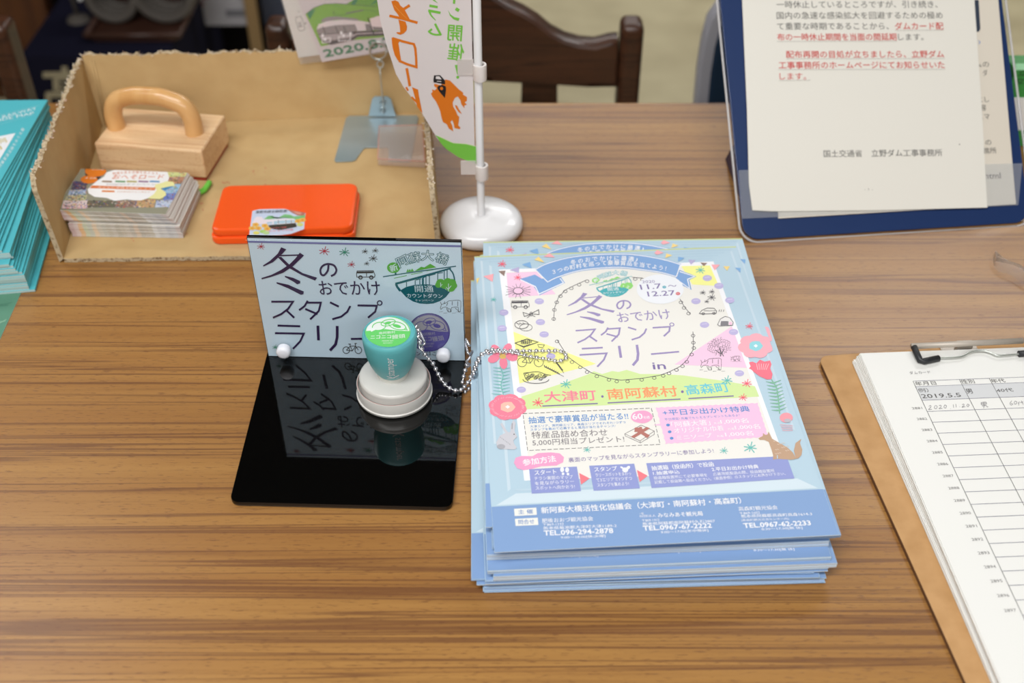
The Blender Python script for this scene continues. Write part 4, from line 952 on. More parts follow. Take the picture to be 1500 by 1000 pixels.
RBL, top_ = (130, 170, 222), [(20, 315), (120, 262), (300, 212), (500, 187), (740, 180), (900, 190), (1100, 225), (1255, 270)]
bot_ = [(1215, 385), (1085, 350), (950, 330), (740, 308), (500, 320), (350, 345), (200, 395), (130, 430)]
D.poly([(-115, 400), (20, 360), (80, 395), (240, 380), (275, 430), (60, 535), (10, 460)], RBL, 5); D.line([(-105, 402), (25, 462), (55, 525), (262, 430), (232, 392)], 8, WH, 6)
D.poly([(1240, 320), (1385, 375), (1325, 405), (1345, 490), (1200, 420)], RBL, 5); D.line([(1245, 335), (1370, 376), (1310, 400), (1328, 478), (1215, 400)], 8, WH, 6)
tp, bt = smooth_path([(x, y, 0) for x, y in top_], 4), smooth_path([(x, y, 0) for x, y in bot_], 4)
for (a, b), (c_, d_) in zip(zip(tp, tp[1:]), zip(bt[::-1], bt[::-1][1:])): D.poly([(a.x, a.y), (b.x, b.y), (d_.x, d_.y), (c_.x, c_.y)], RBL, 7)
D.curve([(22, 320)] + [(x, y + 8) for x, y in top_[1:-1]] + [(1248, 276)], 7, WH, 8); D.curve([(1215, 378), (1085, 343), (950, 323), (740, 300), (500, 312), (350, 338), (200, 388), (132, 422)], 7, WH, 8)
D.line([(22, 318), (130, 426)], 8, WH, 8); D.line([(1250, 275), (1216, 380)], 8, WH, 8)
D.arc_text('冬のおでかけに最適♪', [(315, 262), (500, 230), (740, 222), (925, 238)], 50, 44, WH, 9, .025)
D.arc_text('３つの町村を巡って豪華賞品を当てよう！', [(155, 345), (330, 300), (560, 266), (800, 266), (1000, 290), (1165, 318)], 50, 44, WH, 10, .025)
D.at(C5); D.ell(335, 420, 172, 108, (243, 246, 252), 9, 40)
PU = (160, 146, 194); PD = (132, 116, 170)
D.text('2020', 205, 377, 298, 373, 20, PD, 10); D.text('11.7', 195, 424, 348, 414, 36, PD, 10, .015); D.ell(365, 405, 14, 10, (90, 180, 200), 10); D.text('～', 395, 405, 457, 400, 14, PD, 10)
D.text('12.27', 247, 474, 448, 464, 36, PD, 10, .015); D.ell(465, 453, 16, 11, (220, 90, 100), 10); D.text('土', 357, 409, 373, 409, 10, WH, 11); D.text('日', 458, 458, 472, 457, 10, WH, 11)
# the same title and bridge mark as on the acrylic sign
def affine(src, dst):
    (a, b, c_), (d, e, f) = [[Vector(q) for q in s] for s in (src, dst)]
    A = Matrix(((b.x - a.x, c_.x - a.x), (b.y - a.y, c_.y - a.y))); B = Matrix(((e.x - d.x, f.x - d.x), (e.y - d.y, f.y - d.y))); T = B @ A.inverted()
    return lambda u, v: tuple(T @ (Vector((u, v)) - a) + d)
s_ = lambda x, y: SG.uv(*KS(x, y)); kept = D.mp
af = affine([s_(137, 322), s_(867, 370), s_(556, 765)], [FM.uv(830, 461), FM.uv(982, 458), FM.uv(927, 536)])
D.mp = lambda x, y: af(*SG.uv(x, y)); D.at(KS); title(D, PU)
sl = K(555, 370, 10); af2 = affine([SG.uv(*sl(60, 350)), SG.uv(*sl(1130, 195)), SG.uv(*sl(700, 750))], [FM.uv(863.2, 418), FM.uv(925.6, 405), FM.uv(901, 435)])
D.base = 4; D.mp = lambda x, y: af2(*SG.uv(x, y)); logo(D, (74, 178, 186), (150, 222, 120), (240, 244, 246)); D.mp = kept; D.base = 0
GY = (98, 94, 98)
def lace(pts):
    D.line(pts, .9, GY, 5)
    path = smooth_path([(x, y, 0) for x, y in pts], 3)
    for i, p in enumerate(path):
        if i % 2: D.ring(p.x, p.y + 2.2, 2.8, 2.1, .8, GY, 5, 8)
D.at(KM)
lace([C4(655, 650), C4(660, 560), C4(690, 480), C4(740, 425), C4(810, 390), C4(900, 350)]); lace([C5(130, 332), C5(205, 338)])
lace([C5(480, 490), C5(510, 545), C5(555, 600)]); lace([C5(575, 730), C7(578, 100), C7(578, 160), C7(530, 240), C7(480, 285), C7(400, 325), C7(330, 350), C7(200, 372), C6(1150, 385), C6(1060, 372), C6(930, 330), C6(850, 280), C6(760, 215), C6(680, 90)])
D.at(C6); D.text('in', 1385, 305, 1478, 303, 48, PD, 5, .02)
D.text('大津町', 590, 548, 972, 532, 78, (250, 138, 160), 6, .03); D.ell(1012, 505, 9, 9, PD, 6); D.at(KM)
D.text('南阿蘇村', 891, 585.5, 993.6, 580.5, 15.5, (252, 160, 112), 6, .03); D.ell(999.5, 574, 2, 2, PD, 6); D.text('高森町', 1006.5, 579, 1070, 574, 15, (112, 206, 224), 6, .03)
D.line([C6(572, 575), C6(978, 556)], 1.7, PD, 6); D.line([C6(1050, 552), C7(484, 524)], 1.7, PD, 6); D.line([C7(542, 520), C7(873, 501)], 1.7, PD, 6)
D.at(C6)
for a, b in (((430, 630), (1370, 590)), ((1370, 590), (1435, 855)), ((1435, 855), (465, 900)), ((465, 900), (430, 630))):
    n = 22 if abs(a[0] - b[0]) > 500 else 7
    for i in range(n):
        t0, t1 = i / n, (i + .72) / n; D.line([(a[0] + (b[0] - a[0]) * t0, a[1] + (b[1] - a[1]) * t0), (a[0] + (b[0] - a[0]) * t1, a[1] + (b[1] - a[1]) * t1)], 4, GY, 5)
BL_ = (96, 150, 214); TX = (132, 126, 132)
D.at(P6)
D.text('抽選で豪華賞品が当たる!!', 215, 192, 1130, 152, 62, BL_, 6, .02)
D.text('大津エリア、南阿蘇エリア、高森エリアでそれぞれ1つずつ', 230, 230, 1105, 190, 24, BL_, 6); D.text('スタンプを集めて応募すると賞品が当たるチャンス!', 232, 260, 1010, 224, 24, BL_, 6)
D.text('特産品詰め合わせ', 245, 330, 940, 302, 64, TX, 6); D.text('5,000円相当プレゼント!', 252, 398, 1095, 362, 60, TX, 6)
D.ell(1250, 130, 100, 58, (249, 170, 208), 6, wob=.02); D.text('60', 1170, 155, 1262, 150, 52, WH, 7, .04); D.text('名様', 1268, 150, 1326, 146, 26, WH, 7, .02)
BX = (108, 100, 104); RBN = (186, 120, 110)
D.line([(1095, 285), (1245, 205), (1365, 260), (1235, 350)], 4, BX, 6, True); D.line([(1095, 285), (1100, 305), (1238, 368), (1365, 290), (1365, 260)], 4, BX, 6); D.line([(1235, 350), (1238, 368)], 4, BX, 6)
D.poly([(1150, 312), (1295, 222), (1325, 235), (1180, 325)], RBN, 7); D.poly([(1175, 240), (1205, 232), (1325, 300), (1300, 325)], RBN, 7); D.ell(1225, 250, 42, 26, RBN, 8, wob=.2)
D.ast(750, 432, 34, (104, 196, 190), ly=7); D.poly([(80, 550), (95, 505), (150, 488), (250, 490), (300, 462), (420, 455), (500, 465), (538, 500), (530, 545), (470, 575), (330, 582), (250, 605), (170, 618), (110, 600)], (250, 168, 208), 7)
D.text('参加方法', 168, 580, 470, 540, 60, WH, 9, .045); D.at(KM); D.text('裏面のマップを見ながらスタンプラリーに参加しよう!', 833.3, 677.5, 1046, 663.5, 7, PD, 6)
ST = (150, 160, 216)
D.at(C8); D.poly([(432, 125), (750, 107), (778, 270), (450, 287)], ST, 6); D.poly([(832, 102), (1132, 88), (1170, 252), (862, 268)], ST, 6)
D.at(KM); D.poly([(946.6, 678.7), (1152, 668), (1163.8, 701), (954.5, 715)], ST, 6)
D.at(C8); D.poly([(765, 150), (835, 185), (778, 227)], (252, 130, 140), 6); D.poly([(1150, 130), (1222, 168), (1168, 210)], (252, 130, 140), 6)
for t, x0, y0, x1, y1, h, b_ in (('スタート', 470, 165, 615, 157, 32, .03), ('チラシ裏面のマップ', 468, 200, 725, 188, 25, .008), ('を見ながらラリー', 472, 233, 733, 218, 25, .008), ('スポットへ向かおう!', 477, 264, 738, 252, 25, .008), ('スタンプ', 868, 142, 1020, 134, 30, .03), ('ラリースポットをまわっ', 876, 177, 1112, 165, 25, .008), ('て3エリアで1つずつ', 881, 210, 1120, 198, 25, .008), ('スタンプを集めよう!', 888, 244, 1098, 233, 25, .008)): D.text(t, x0, y0, x1, y1, h, WH, 8, b_)
for x, y in ((652, 128), (685, 130)): D.ell(x, y, 13, 17, WH, 8, 14); D.ell(x + 6, y + 28, 9, 9, WH, 8, 12)
D.ell(1072, 130, 20, 16, WH, 8); D.ell(1092, 115, 14, 10, WH, 8, rot=-40); D.ell(1050, 115, 12, 6, WH, 8, rot=30)
D.at(C9)
for t, x0, y0, x1, y1, h, b_ in (('抽選箱（投函所）で投函', 68, 135, 482, 107, 32, .035), ('1.抽選申込', 78, 165, 255, 155, 25, .03), ('投函箱設置所にて必要事項を', 82, 195, 438, 174, 22, .005), ('記載して投函箱へ投函ください。', 88, 223, 465, 200, 22, .005), ('2.平日お出かけ特典', 470, 140, 780, 120, 27, .035), ('応募用紙投函の際、投函箱設置所', 478, 170, 886, 145, 22, .005), ('（裏面参照）のスタッフにお声かけ下さい。', 485, 198, 960, 165, 22, .005)): D.text(t, x0, y0, x1, y1, h, WH, 8, b_)
D.at(P7)
n = 34; cp = []
cs_ = [(65, 42), (1000, 0), (1100, 315), (155, 380)]
for i in range(4):
    a, b = cs_[i], cs_[(i + 1) % 4]; m_ = n if i % 2 == 0 else 13
    for k in range(m_):
        t = k / m_; w_ = 7 if k % 2 else 0; nx, ny = (0, 1) if i == 0 else ((-1, 0) if i == 1 else ((0, -1) if i == 2 else (1, 0)))
        cp.append((a[0] + (b[0] - a[0]) * t + nx * w_, a[1] + (b[1] - a[1]) * t + ny * w_))
D.poly(cp, (250, 200, 232), 5); D.poly([(40, 205), (110, 190), (115, 212)], (250, 200, 232), 5)
D.text('+平日お出かけ特典', 135, 120, 930, 82, 54, BL_, 7, .025); D.text('平日限定! 先着でもらえるプレゼントもあるよ!', 150, 166, 835, 125, 24, BL_, 7)
for t, x0, y0, x1, y1, h in (('「阿蘇大箸」', 215, 228, 570, 205, 52), ('1,000名', 665, 198, 918, 186, 46), ('オリジナル巾着', 240, 282, 692, 256, 50), ('1,000名', 797, 250, 1025, 240, 46), ('ミニソープ', 262, 343, 585, 318, 42), ('1,000名', 707, 314, 962, 302, 46)): D.text(t, x0, y0, x1, y1, h, WH, 7, .01)
for x, y in ((600, 200), (728, 252), (628, 318)): D.text('先着', x, y, x + 62, y - 4, 20, WH, 7)
for x, y in ((178, 205), (193, 267), (211, 326)): D.ell(x, y, 17, 13, BL_, 7)
for x, y, r in ((690, 440, 38), (932, 412, 60)): D.ast(x, y, r, (110, 196, 190), ly=7)
fox = (196, 162, 134)
D.poly([(1003, 328), (1045, 305), (1048, 278), (1068, 295), (1088, 292), (1098, 265), (1112, 292), (1130, 330), (1200, 370), (1270, 410), (1320, 455), (1345, 500), (1330, 440), (1345, 370), (1398, 332), (1385, 370), (1407, 430), (1400, 480), (1370, 510), (1310, 522), (1180, 515), (1140, 522), (1140, 480), (1125, 430), (1100, 360), (1060, 342), (1020, 342)], fox, 7)
for i in range(16): x = 1140 + (i * 37) % 130; y = 350 + (i * 29) % 120; D.line([(x, y), (x + 18, y + 6)], 4, (226, 208, 190), 8)
D.line([(1178, 480), (1180, 512)], 8, LB, 8)
D.at(C6)
D.poly([(262, 705), (278, 698), (305, 745), (322, 768), (338, 765), (340, 720), (360, 675), (376, 700), (368, 760), (388, 800), (360, 825), (365, 850), (386, 880), (370, 893), (260, 890), (240, 870), (235, 840), (262, 790), (302, 772), (285, 745)], (208, 208, 216), 7)
D.ell(270, 872, 30, 18, (176, 176, 184), 8); D.line([(352, 700), (350, 745)], 8, (170, 168, 176), 8); D.ell(365, 782, 5, 4, (90, 90, 96), 8)
for i in range(11): x = 262 + (i * 23) % 80; y = 800 + (i * 17) % 60; D.line([(x, y), (x + 5, y + 9)], 3, (165, 165, 172), 8)
def flower(cx, cy, rx, ry, c1, c2, n=6, c3=WH, ly=7):
    for i in range(n): t = R(360 * i / n + 15); D.ell(cx + rx * .6 * math.cos(t), cy + ry * .6 * math.sin(t), rx * .46, ry * .46, c1, ly, 12)
    D.ell(cx, cy, rx * .6, ry * .6, c1, ly); D.ell(cx, cy, rx * .4, ry * .42, c2, ly + 1, 12, wob=.08); D.ell(cx, cy, rx * .13, ry * .14, c3, ly + 2, 4)
flower(318, 582, 135, 92, (250, 136, 160), (248, 196, 180), 8)
for i in range(40): t = i * 2.4; D.line([(318 + 105 * math.cos(t), 582 + 66 * math.sin(t)), (318 + 122 * math.cos(t + .12), 582 + 74 * math.sin(t + .12))], 3, (252, 190, 204), 9)
for i in range(5): t = R(-60 + 72 * i); D.ell(280 + 70 * math.cos(t), 205 + 55 * math.sin(t), 46, 30, (248, 140, 165), 7, 10, 72 * i - 60)
D.ell(282, 212, 24, 18, (226, 190, 110), 8)
FN_ = (130, 196, 190)
D.curve([(262, 285), (285, 350), (270, 420), (290, 505)], 7, FN_, 6)
for i in range(9):
    y = 300 + i * 24; D.line([(272, y), (212 if i < 8 else 200, y - 8)], 9, FN_, 6, taper=True); D.line([(280, y + 6), (335, y - 6)], 9, FN_, 6, taper=True)
D.at(C7); flower(1035, 135, 125, 88, (246, 178, 192), (150, 218, 228), 7)
D.poly([(985, 255), (1010, 250), (1040, 262), (1065, 235), (1100, 250), (1140, 242), (1150, 270), (1140, 300), (1158, 340), (1150, 378), (1115, 380), (1060, 355), (1020, 325), (1000, 305), (985, 300), (998, 285)], (248, 120, 140), 7)
for i in range(6): D.line([(1040 + i * 18, 265), (1050 + i * 12, 310)], 4, (252, 200, 208), 8)
GN = (132, 190, 160); D.curve([(1150, 380), (1185, 440), (1200, 520), (1210, 630)], 8, GN, 6)
for i in range(9):
    y = 400 + i * 25; x = 1165 + i * 5; D.line([(x, y + 6), (x - 55, y - 4 + i)], 11, GN, 6, taper=True); D.line([(x, y + 6), (x + 55, y - 16)], 11, GN, 6, taper=True)
D.ell(1258, 660, 48, 36, (246, 160, 172), 7); D.ell(1268, 682, 26, 14, (190, 186, 196), 8)
for i in range(4): D.line([(1212 + i * 6, 712 + i * 14), (1305, 718 + i * 12)], 4, (236, 170, 180), 7)
def pen(k, pts, c): D.at(k).poly(pts, c, 9)
PKp, YLp, BLp_, PUp = (252, 176, 184), (250, 220, 140), (130, 178, 226), (190, 180, 220)
for pts, c in (([(580, 182), (625, 148), (665, 188)], PKp), ([(512, 205), (545, 182), (588, 225)], YLp), ([(422, 240), (482, 220), (495, 268)], BLp_), ([(335, 280), (402, 257), (400, 300)], PUp), ([(250, 288), (302, 284), (292, 325)], (150, 126, 116)), ([(140, 325), (215, 308), (208, 366)], PKp), ([(62, 345), (112, 335), (95, 382)], YLp)): pen(C4, pts, c)
for pts, c in (([(292, 155), (312, 134), (362, 153), (310, 168)], PKp), ([(372, 192), (380, 158), (425, 172)], YLp), ([(466, 218), (466, 182), (515, 192)], BLp_), ([(540, 205), (595, 208), (560, 240)], PUp), ([(628, 225), (680, 228), (655, 252)], (150, 126, 116)), ([(710, 240), (772, 240), (735, 282)], PKp), ([(797, 252), (845, 252), (825, 285)], YLp), ([(883, 262), (925, 265), (922, 298)], BLp_)): pen(C5, pts, c)
for k, L in ((C4, [(550, 508), (558, 660), (585, 750), (290, 590), (278, 705)]), (C6, [(418, 455), (635, 210)]), (C5, [(680, 338), (765, 395), (597, 507), (845, 500), (660, 680), (872, 733)]), (C7, [(915, 335)])):
    for x, y in L: D.at(k).ell(x, y, 34, 22, (194, 186, 228), 6); D.line([(x - 20, y - 4), (x + 18, y - 8)], 4, (222, 216, 240), 7)
D.base = 4
RD, TL, GRY = (248, 100, 122), (104, 196, 190), (88, 86, 92)
for k, x, y, r, c in ((C4, 278, 235, 32, RD), (C4, 392, 335, 28, RD), (C4, 215, 495, 22, TL), (C5, 630, 280, 34, TL), (C5, 648, 445, 22, GRY), (C5, 714, 438, 22, GRY), (C5, 712, 480, 30, GRY), (C5, 677, 510, 18, GRY), (C5, 988, 690, 28, RD), (C6, 745, 415, 40, TL), (C6, 540, 550, 40, RD), (C7, 825, 388, 40, TL), (C7, 970, 410, 36, RD), (C7, 942, 512, 32, RD)): D.at(k).ast(x, y, r, c)
D.at(C4); D.ring(395, 432, 36, 24, 4, GRY, 5); D.ast(395, 432, 95, GRY, 2.5, 16, 5, .55)
D.ell(395, 432, 33, 21, PK, 6)
bus(D, 412, 530, 4.8, GRY, 3.5)
D.line([(430, 590), (480, 605), (545, 570), (548, 605), (495, 602), (440, 620)], 4, GRY, 6, True); D.ring(490, 602, 10, 14, 4, GRY, 6, 10); D.line([(485, 612), (460, 630)], 4, GRY, 6); D.line([(500, 612), (520, 622)], 4, GRY, 6)
D.ring(420, 680, 50, 30, 4, GRY, 6); D.ring(452, 700, 46, 26, 3, GRY, 6)
for i in range(8): D.line([(380 + i * 8, 665 + (i % 3) * 9), (392 + i * 8, 672)], 3, GRY, 6)
D.line([(372, 815), (460, 785), (540, 808), (435, 845)], 6, GRY, 6, True); D.line([(385, 822), (435, 838), (528, 812)], 3, GRY, 6)
for i in range(12): D.ring(425 + (i % 5) * 15, 798 + (i % 3) * 9, 9, 5, 3, GRY, 6, 8)
D.line([(538, 825), (588, 828), (575, 848), (548, 845)], 3, GRY, 6, True)
D.at(C6); bike(D, 485, 240, 6.8, GRY, 4); D.ring(525, 380, 95, 30, 4, GRY, 6, a0=0, a1=180); D.curve([(435, 335), (480, 330), (540, 325), (600, 345), (635, 350)], 4, GRY, 6); D.curve([(437, 338), (450, 375), (470, 395)], 4, GRY, 6)
for i in range(16): D.ring(460 + (i * 31) % 150, 345 + (i * 13) % 35, 14, 9, 3, GRY, 6, 8)
for x, y, dx, dy in ((590, 290, 140, 70), (670, 255, 60, 80)):
    D.line([(x, y), (x + dx, y + dy)], 3, GRY, 6)
    for i in range(8): t = i / 10; D.line([(x + dx * t, y + dy * t), (x + dx * t - 4, y + dy * t - 14)], 6, GRY, 6); D.line([(x + dx * t, y + dy * t), (x + dx * t + 12, y + dy * t + 2)], 6, GRY, 6)
D.at(C5); D.line([(622, 598), (640, 575), (680, 558), (730, 560), (748, 580), (745, 598), (640, 602)], 4, GRY, 6, True); D.ring(650, 600, 10, 7, 4, GRY, 7, 10); D.ring(728, 597, 10, 7, 4, GRY, 7, 10); D.line([(655, 578), (742, 578)], 3, GRY, 6)
for x in (765, 780, 797): D.line([(x, 585), (x + 5, 570)], 4, GRY, 6)
D.poly([(755, 680), (775, 640), (810, 620), (845, 630), (870, 665), (865, 685), (770, 690)], (238, 236, 234), 7); D.line([(755, 680), (775, 640), (810, 620), (845, 630), (870, 665), (865, 685), (770, 690)], 4, GRY, 8, True); D.poly([(780, 655), (835, 655), (835, 690), (775, 690)], (130, 128, 134), 8); D.ell(850, 672, 12, 12, (246, 200, 226), 8)
D.at(C7)
for i in range(60): t = i * 2.39; r = math.sqrt(i / 60); x, y = 768 + 85 * r * math.cos(t), 138 + 62 * r * math.sin(t); D.ring(x, y, 9, 6, 1.7, GRY, 6, 6, 0, 230, i * 50)
D.line([(770, 150), (782, 190), (775, 212)], 7, GRY, 6); D.line([(800, 160), (788, 190), (800, 212)], 5, GRY, 6); D.line([(740, 165), (782, 195)], 4, GRY, 6)
cow(D, 705, 270, 4.6, GRY, 2.6); cow(D, 885, 228, 2.0, GRY, 2)
D.base = 0
D.at(C8)
for q, t, x0, y0, x1, y1 in (([(332, 388), (480, 380), (484, 428), (336, 436)], '主 催', 360, 425, 460, 420), ([(338, 455), (490, 447), (494, 495), (342, 502)], '問合せ', 362, 492, 468, 487)): D.poly(q, (242, 242, 236), 4); D.text(t, x0, y0, x1, y1, 30, (100, 140, 200), 6, .02)
D.at(KM); D.text('新阿蘇大橋活性化協議会（大津町・南阿蘇村・高森町）', 793.3, 752.5, 1086.5, 737.5, 9.6, WH, 4, .03)
foot = []
foot += [(C8, 'TEL.096-294-2878', 532, 566, 993, 549, 33, .05), (C8, '9:00～18:00[休:火曜]', 645, 591, 942, 580, 22, .01), (C9, 'TEL.0967-67-2222', 12, 533, 468, 513, 31, .05), (C9, '9:00～17:00[年中無休]', 130, 556, 445, 542, 22, .01), (C9, 'TEL.0967-62-2233', 682, 515, 1128, 496, 31, .05), (C9, '8:30～17:30[無 休]', 800, 534, 1072, 524, 20, .01)]
for k, t, x0, y0, x1, y1, h, b_ in foot + [(C8, '肥後おおづ観光協会', 520, 482, 860, 467, 30, .02), (C8, '〒869-1233', 527, 502, 662, 496, 16, .01), (C8, '熊本県菊池郡大津町大津1189-2', 528, 528, 1016, 510, 22, .015),
        (C9, '一般', -14, 428, 14, 427, 16, 0), (C9, '社団法人', -14, 445, 96, 441, 16, 0), (C9, 'みなみあそ観光局', 110, 446, 408, 433, 30, .03), (C9, '〒869-1412', 5, 474, 118, 468, 16, .01), (C9, '熊本県阿蘇郡南阿蘇村久石2807', 8, 500, 490, 479, 22, .015),
        (C9, '高森町観光協会', 648, 402, 908, 391, 28, .02), (C9, '〒869-1602', 655, 426, 788, 420, 16, .01), (C9, '熊本県阿蘇郡高森町高森1614-3', 665, 449, 1136, 432, 22, .015), (C9, '(高森町観光交流センター内)', 665, 474, 982, 463, 18, .0)]: D.at(k).text(t, x0, y0, x1, y1, h, WH, 4, b_)

SH = .00044
def leaf(fr, i=0): return link('event_flyer', me_fs[i], None, None, Matrix.Translation((0, 0, -SH)) @ fr.M)
top_fly = leaf(FM); tag(top_fly, 'pale blue event flyer lying uppermost on the big pile, fully readable', 'flyer')
o = D.build('printed_design', M_print, top_fly, FM.M.copy()); o.matrix_parent_inverse = top_fly.matrix_world.inverted()
me_design = o.data
me_plain = (lambda q: q.data)(plain.build('plain_print', M_print)); bpy.data.objects.remove(bpy.data.objects['plain_print'])
def put(fr, full, label, group=None, i=0):
    l = leaf(fr, i); tag(l, label, 'flyer', group)
    p = link('printed_design', me_design if full else me_plain, None, None, fr.M); p.parent = l; p.matrix_parent_inverse = l.matrix_world.inverted()
    return l
fr = fit_frame((728, 776), (1232, 768), FZt - .0007, (695, 352), (1072, 346))
put(fr, True, 'event flyer pushed back under the uppermost one, its blue ribbon heading showing', None)
GL = 'pale blue event flyer inside the big pile, only its edges showing'
z = .0008; rows = []
# (leaves, BL px, BR px) from the table upwards
groups = [(7, (708, 866), (1208, 852)), (4, (699, 857), (1211, 845)), (4, (692, 850), (1214, 838)), (5, (711, 854), (1215, 835)), (8, (723, 850), (1228, 830)), (6, (714, 840), (1231, 819)), (10, (713, 820), (1224, 799)), (6, (722, 806), (1221, 788)), (6, (726, 806), (1234, 785))]
tot = sum(g[0] for g in groups); dz = (FZt - .0013 - .0006) / tot; low_done = False; idx = 0
for gi, (n, bl, br) in enumerate(groups):
    zb0 = .0006 + SH + idx * dz
    for k in range(n):
        z = .0006 + SH + idx * dz; idx += 1
        am = .25 if gi in (4, 5, 6) else 1; jx, jy = am * random.uniform(-2, 2), am * random.uniform(-2.2, 1.6); jr = am * random.uniform(-1.2, 1.2)
        fr = fit_frame((bl[0] + jx, bl[1] + jy), (br[0] + jx, br[1] + jy + jr), zb0, W=FW); fr = Frame((fr.o.x, fr.o.y, z), fr.u, fr.v)
        last_ = (gi == 5 and k == n - 1)
        l = put(fr, last_, 'event flyer halfway down the pile, opening hours readable along its front edge' if last_ else GL, None if last_ else 'pale blue event flyers in the big pile', 0 if gi in (4, 6) else random.choice((0, 1, 1, 2, 3)))

# ================================================================ NOTICE STAND
ang_s, lean = R(6.0), R(43)
O = Vector((.1985, .8005, .003))
ud = Vector((math.cos(ang_s), math.sin(ang_s), 0)); vd = Vector((-math.sin(ang_s), math.cos(ang_s), 0)) * math.cos(lean) + Vector((0, 0, math.sin(lean)))
FD = Frame(O, ud, vd); bw = .2515; bh = .33
ns = empty('notice_stand', 'navy blue leaning document stand with a clear cover', 'document stand', Matrix.Identity(4))
brd = [FD.uv(*p) for p in ((1089, 342), (1498, 322), (1479, 0), (1064, 0))]
x0, x1 = brd[0][0], (brd[1][0] + brd[2][0]) / 2
prism('back_board', rrect(x0, x1, -.002, bh, .014, 8), -.0035, -.0005, M_navy, ns, .0005, FD.M)
prism('clear_cover', rrect(x0 - .003, x1 + .003, -.005, bh + .003, .016, 8), -.0002, .0006, M_clear, ns, .0002, FD.M)
rp = rrect(x0 - .003, x1 + .003, -.005, bh + .003, .016, 8)
tube('cover_rim', [(x, y, .0003) for x, y in rp + rp[:1]], .0011, clear_mat('rim_clear', (.9, .9, .92), .15, .5, 1.4, (.72, .7, .70)), ns, 6, FD.M)
cp_ = [FD.uv(*p) for p in ((1081, 250), (1086, 321), (1490, 301), (1496, 240))]
prism('clear_pocket', [cp_[1], cp_[2], cp_[3], cp_[0]], .0017, .0020, M_pocket, ns, 0, FD.M)
# folding rear foot
f0, f1 = P(1063, 237), P(1090, 300)
bx0 = [FD.M @ Vector((x0 + .01, .10, -.004)), FD.M @ Vector((x1 - .01, .10, -.004))]
V = [(f0.x, f0.y, .0006), (f0.x + .235, f0.y + .025, .0006), (f0.x + .240, f0.y + .028, .020), (f0.x + .004, f0.y, .020)]
fv_, ff_ = [], []
A_ = [Vector((f0.x, f0.y, .001)), Vector((f0.x + .006, f0.y + .006, .012)), FD.M @ Vector((x0 + .004, .022, -.0042))]
bm = bmesh.new()
for s_x in (0, bw - .012):
    off = ud * s_x
    p = [a + off for a in A_] ; t_ = ud * .004
    vs = [bm.verts.new(v) for v in p] + [bm.verts.new(v + t_) for v in p]
    bm.faces.new(vs[:3]); bm.faces.new(vs[3:][::-1])
    for i in range(3): bm.faces.new((vs[i], vs[3 + i], vs[3 + (i + 1) % 3], vs[(i + 1) % 3]))
p = [A_[0], A_[1], A_[1] + ud * (bw - .01), A_[0] + ud * (bw - .01)]; t_ = Vector((0, .003, 0))
vs = [bm.verts.new(v) for v in p] + [bm.verts.new(v + t_) for v in p]; bm.faces.new(vs[:4]); bm.faces.new(vs[4:][::-1])
for i in range(4): bm.faces.new((vs[i], vs[(i + 1) % 4], vs[4 + (i + 1) % 4], vs[4 + i]))
link('rear_foot', bm_mesh('rear_foot', bm), mat('dark_navy_foot', (30, 34, 66), .25), ns)
def dsheet(name, px, z, tk, m, label):
    F_ = Frame(FD.o + FD.n * z, FD.u, FD.v); pts = [F_.uv(*p) for p in px]
    bm = bmesh.new(); prism_bm(bm, pts, 0, tk); o = link(name, bm_mesh(name, bm), m, None, F_.M); tag(o, label, 'notice sheet'); return o, Frame(F_.o + F_.n * tk, F_.u, F_.v)
n2, F2 = dsheet('notice_sheet', [(1140, 320), (1488, 299), (1462, 0), (1445, -260), (1120, -250)], .0010, .0004, mat('cream_sheet', (222, 214, 200), .7, spec=.2), 'cream notice sheet showing at the right behind the front notice')
n1, F1 = dsheet('notice_sheet', [(1102, 308), (1130, 309.5), (1280, 308), (1446, 304), (1438, 160), (1427, 0), (1412, -255), (1078, -255), (1087, 0), (1094, 160), (1097, 270)], .0022, .0005, mat('notice_paper', (232, 229, 220), .7, spec=.2), 'front notice sheet with red and black lettering on the navy stand')
ik = Ink(F1.uv, KM); TXT, RED = (96, 94, 92), (206, 62, 58)
for t, x0_, y0_, x1_, y1_, c_, b_ in (('一時休止しているところですが、引き続き、', 1137.5, 12, 1373.5, 11.6, TXT, .004), ('国内の急速な感染拡大を回避するための極め', 1137.8, 28, 1381, 27.6, TXT, .004), ('て重要な時期であることから、', 1138.5, 43.8, 1302, 43.4, TXT, .004), ('ダムカード配', 1311, 43.6, 1382, 43.3, RED, .02), ('布の一時休止期間を当面の間延期', 1138.6, 59.6, 1313.3, 59.2, RED, .02), ('します。', 1315.8, 59, 1353, 59, TXT, .004),
        ('配布再開の目処が立ちましたら、立野ダム', 1151.8, 85, 1383, 84.4, RED, .02), ('工事事務所のホームページにてお知らせいた', 1141, 100.8, 1383.7, 100.2, RED, .02), ('します。', 1142, 116.6, 1180.8, 116.6, RED, .01), ('国土交通省', 1206.7, 230.3, 1263, 229.9, TXT, .004), ('立野ダム工事事務所', 1276.7, 229.7, 1380.5, 228.7, TXT, .004)):
    ik.text(t, x0_, y0_, x1_, y1_, 10.6 if t != 'します。' else 9.5, c_, 2, b_)
for x0_, y_, x1_ in ((1311, 44.6, 1383), (1138, 60.8, 1314), (1152, 86.2, 1384), (1140, 102, 1385), (1141, 118, 1187)): ik.line([(x0_, y_), (x1_, y_ - .4)], .5, (150, 146, 140), 1)
ik.text('- 1 -', 1266, 279, 1279, 279, 3.5, (150, 148, 144), 1); ik.ell(1405.5, 211.5, .9, .8, (60, 60, 60), 1, 8)
ik.build('printed_text', M_print, n1, F1.M).matrix_parent_inverse = n1.matrix_world.inverted()
ik = Ink(F2.uv, KM); T2 = (80, 78, 76)
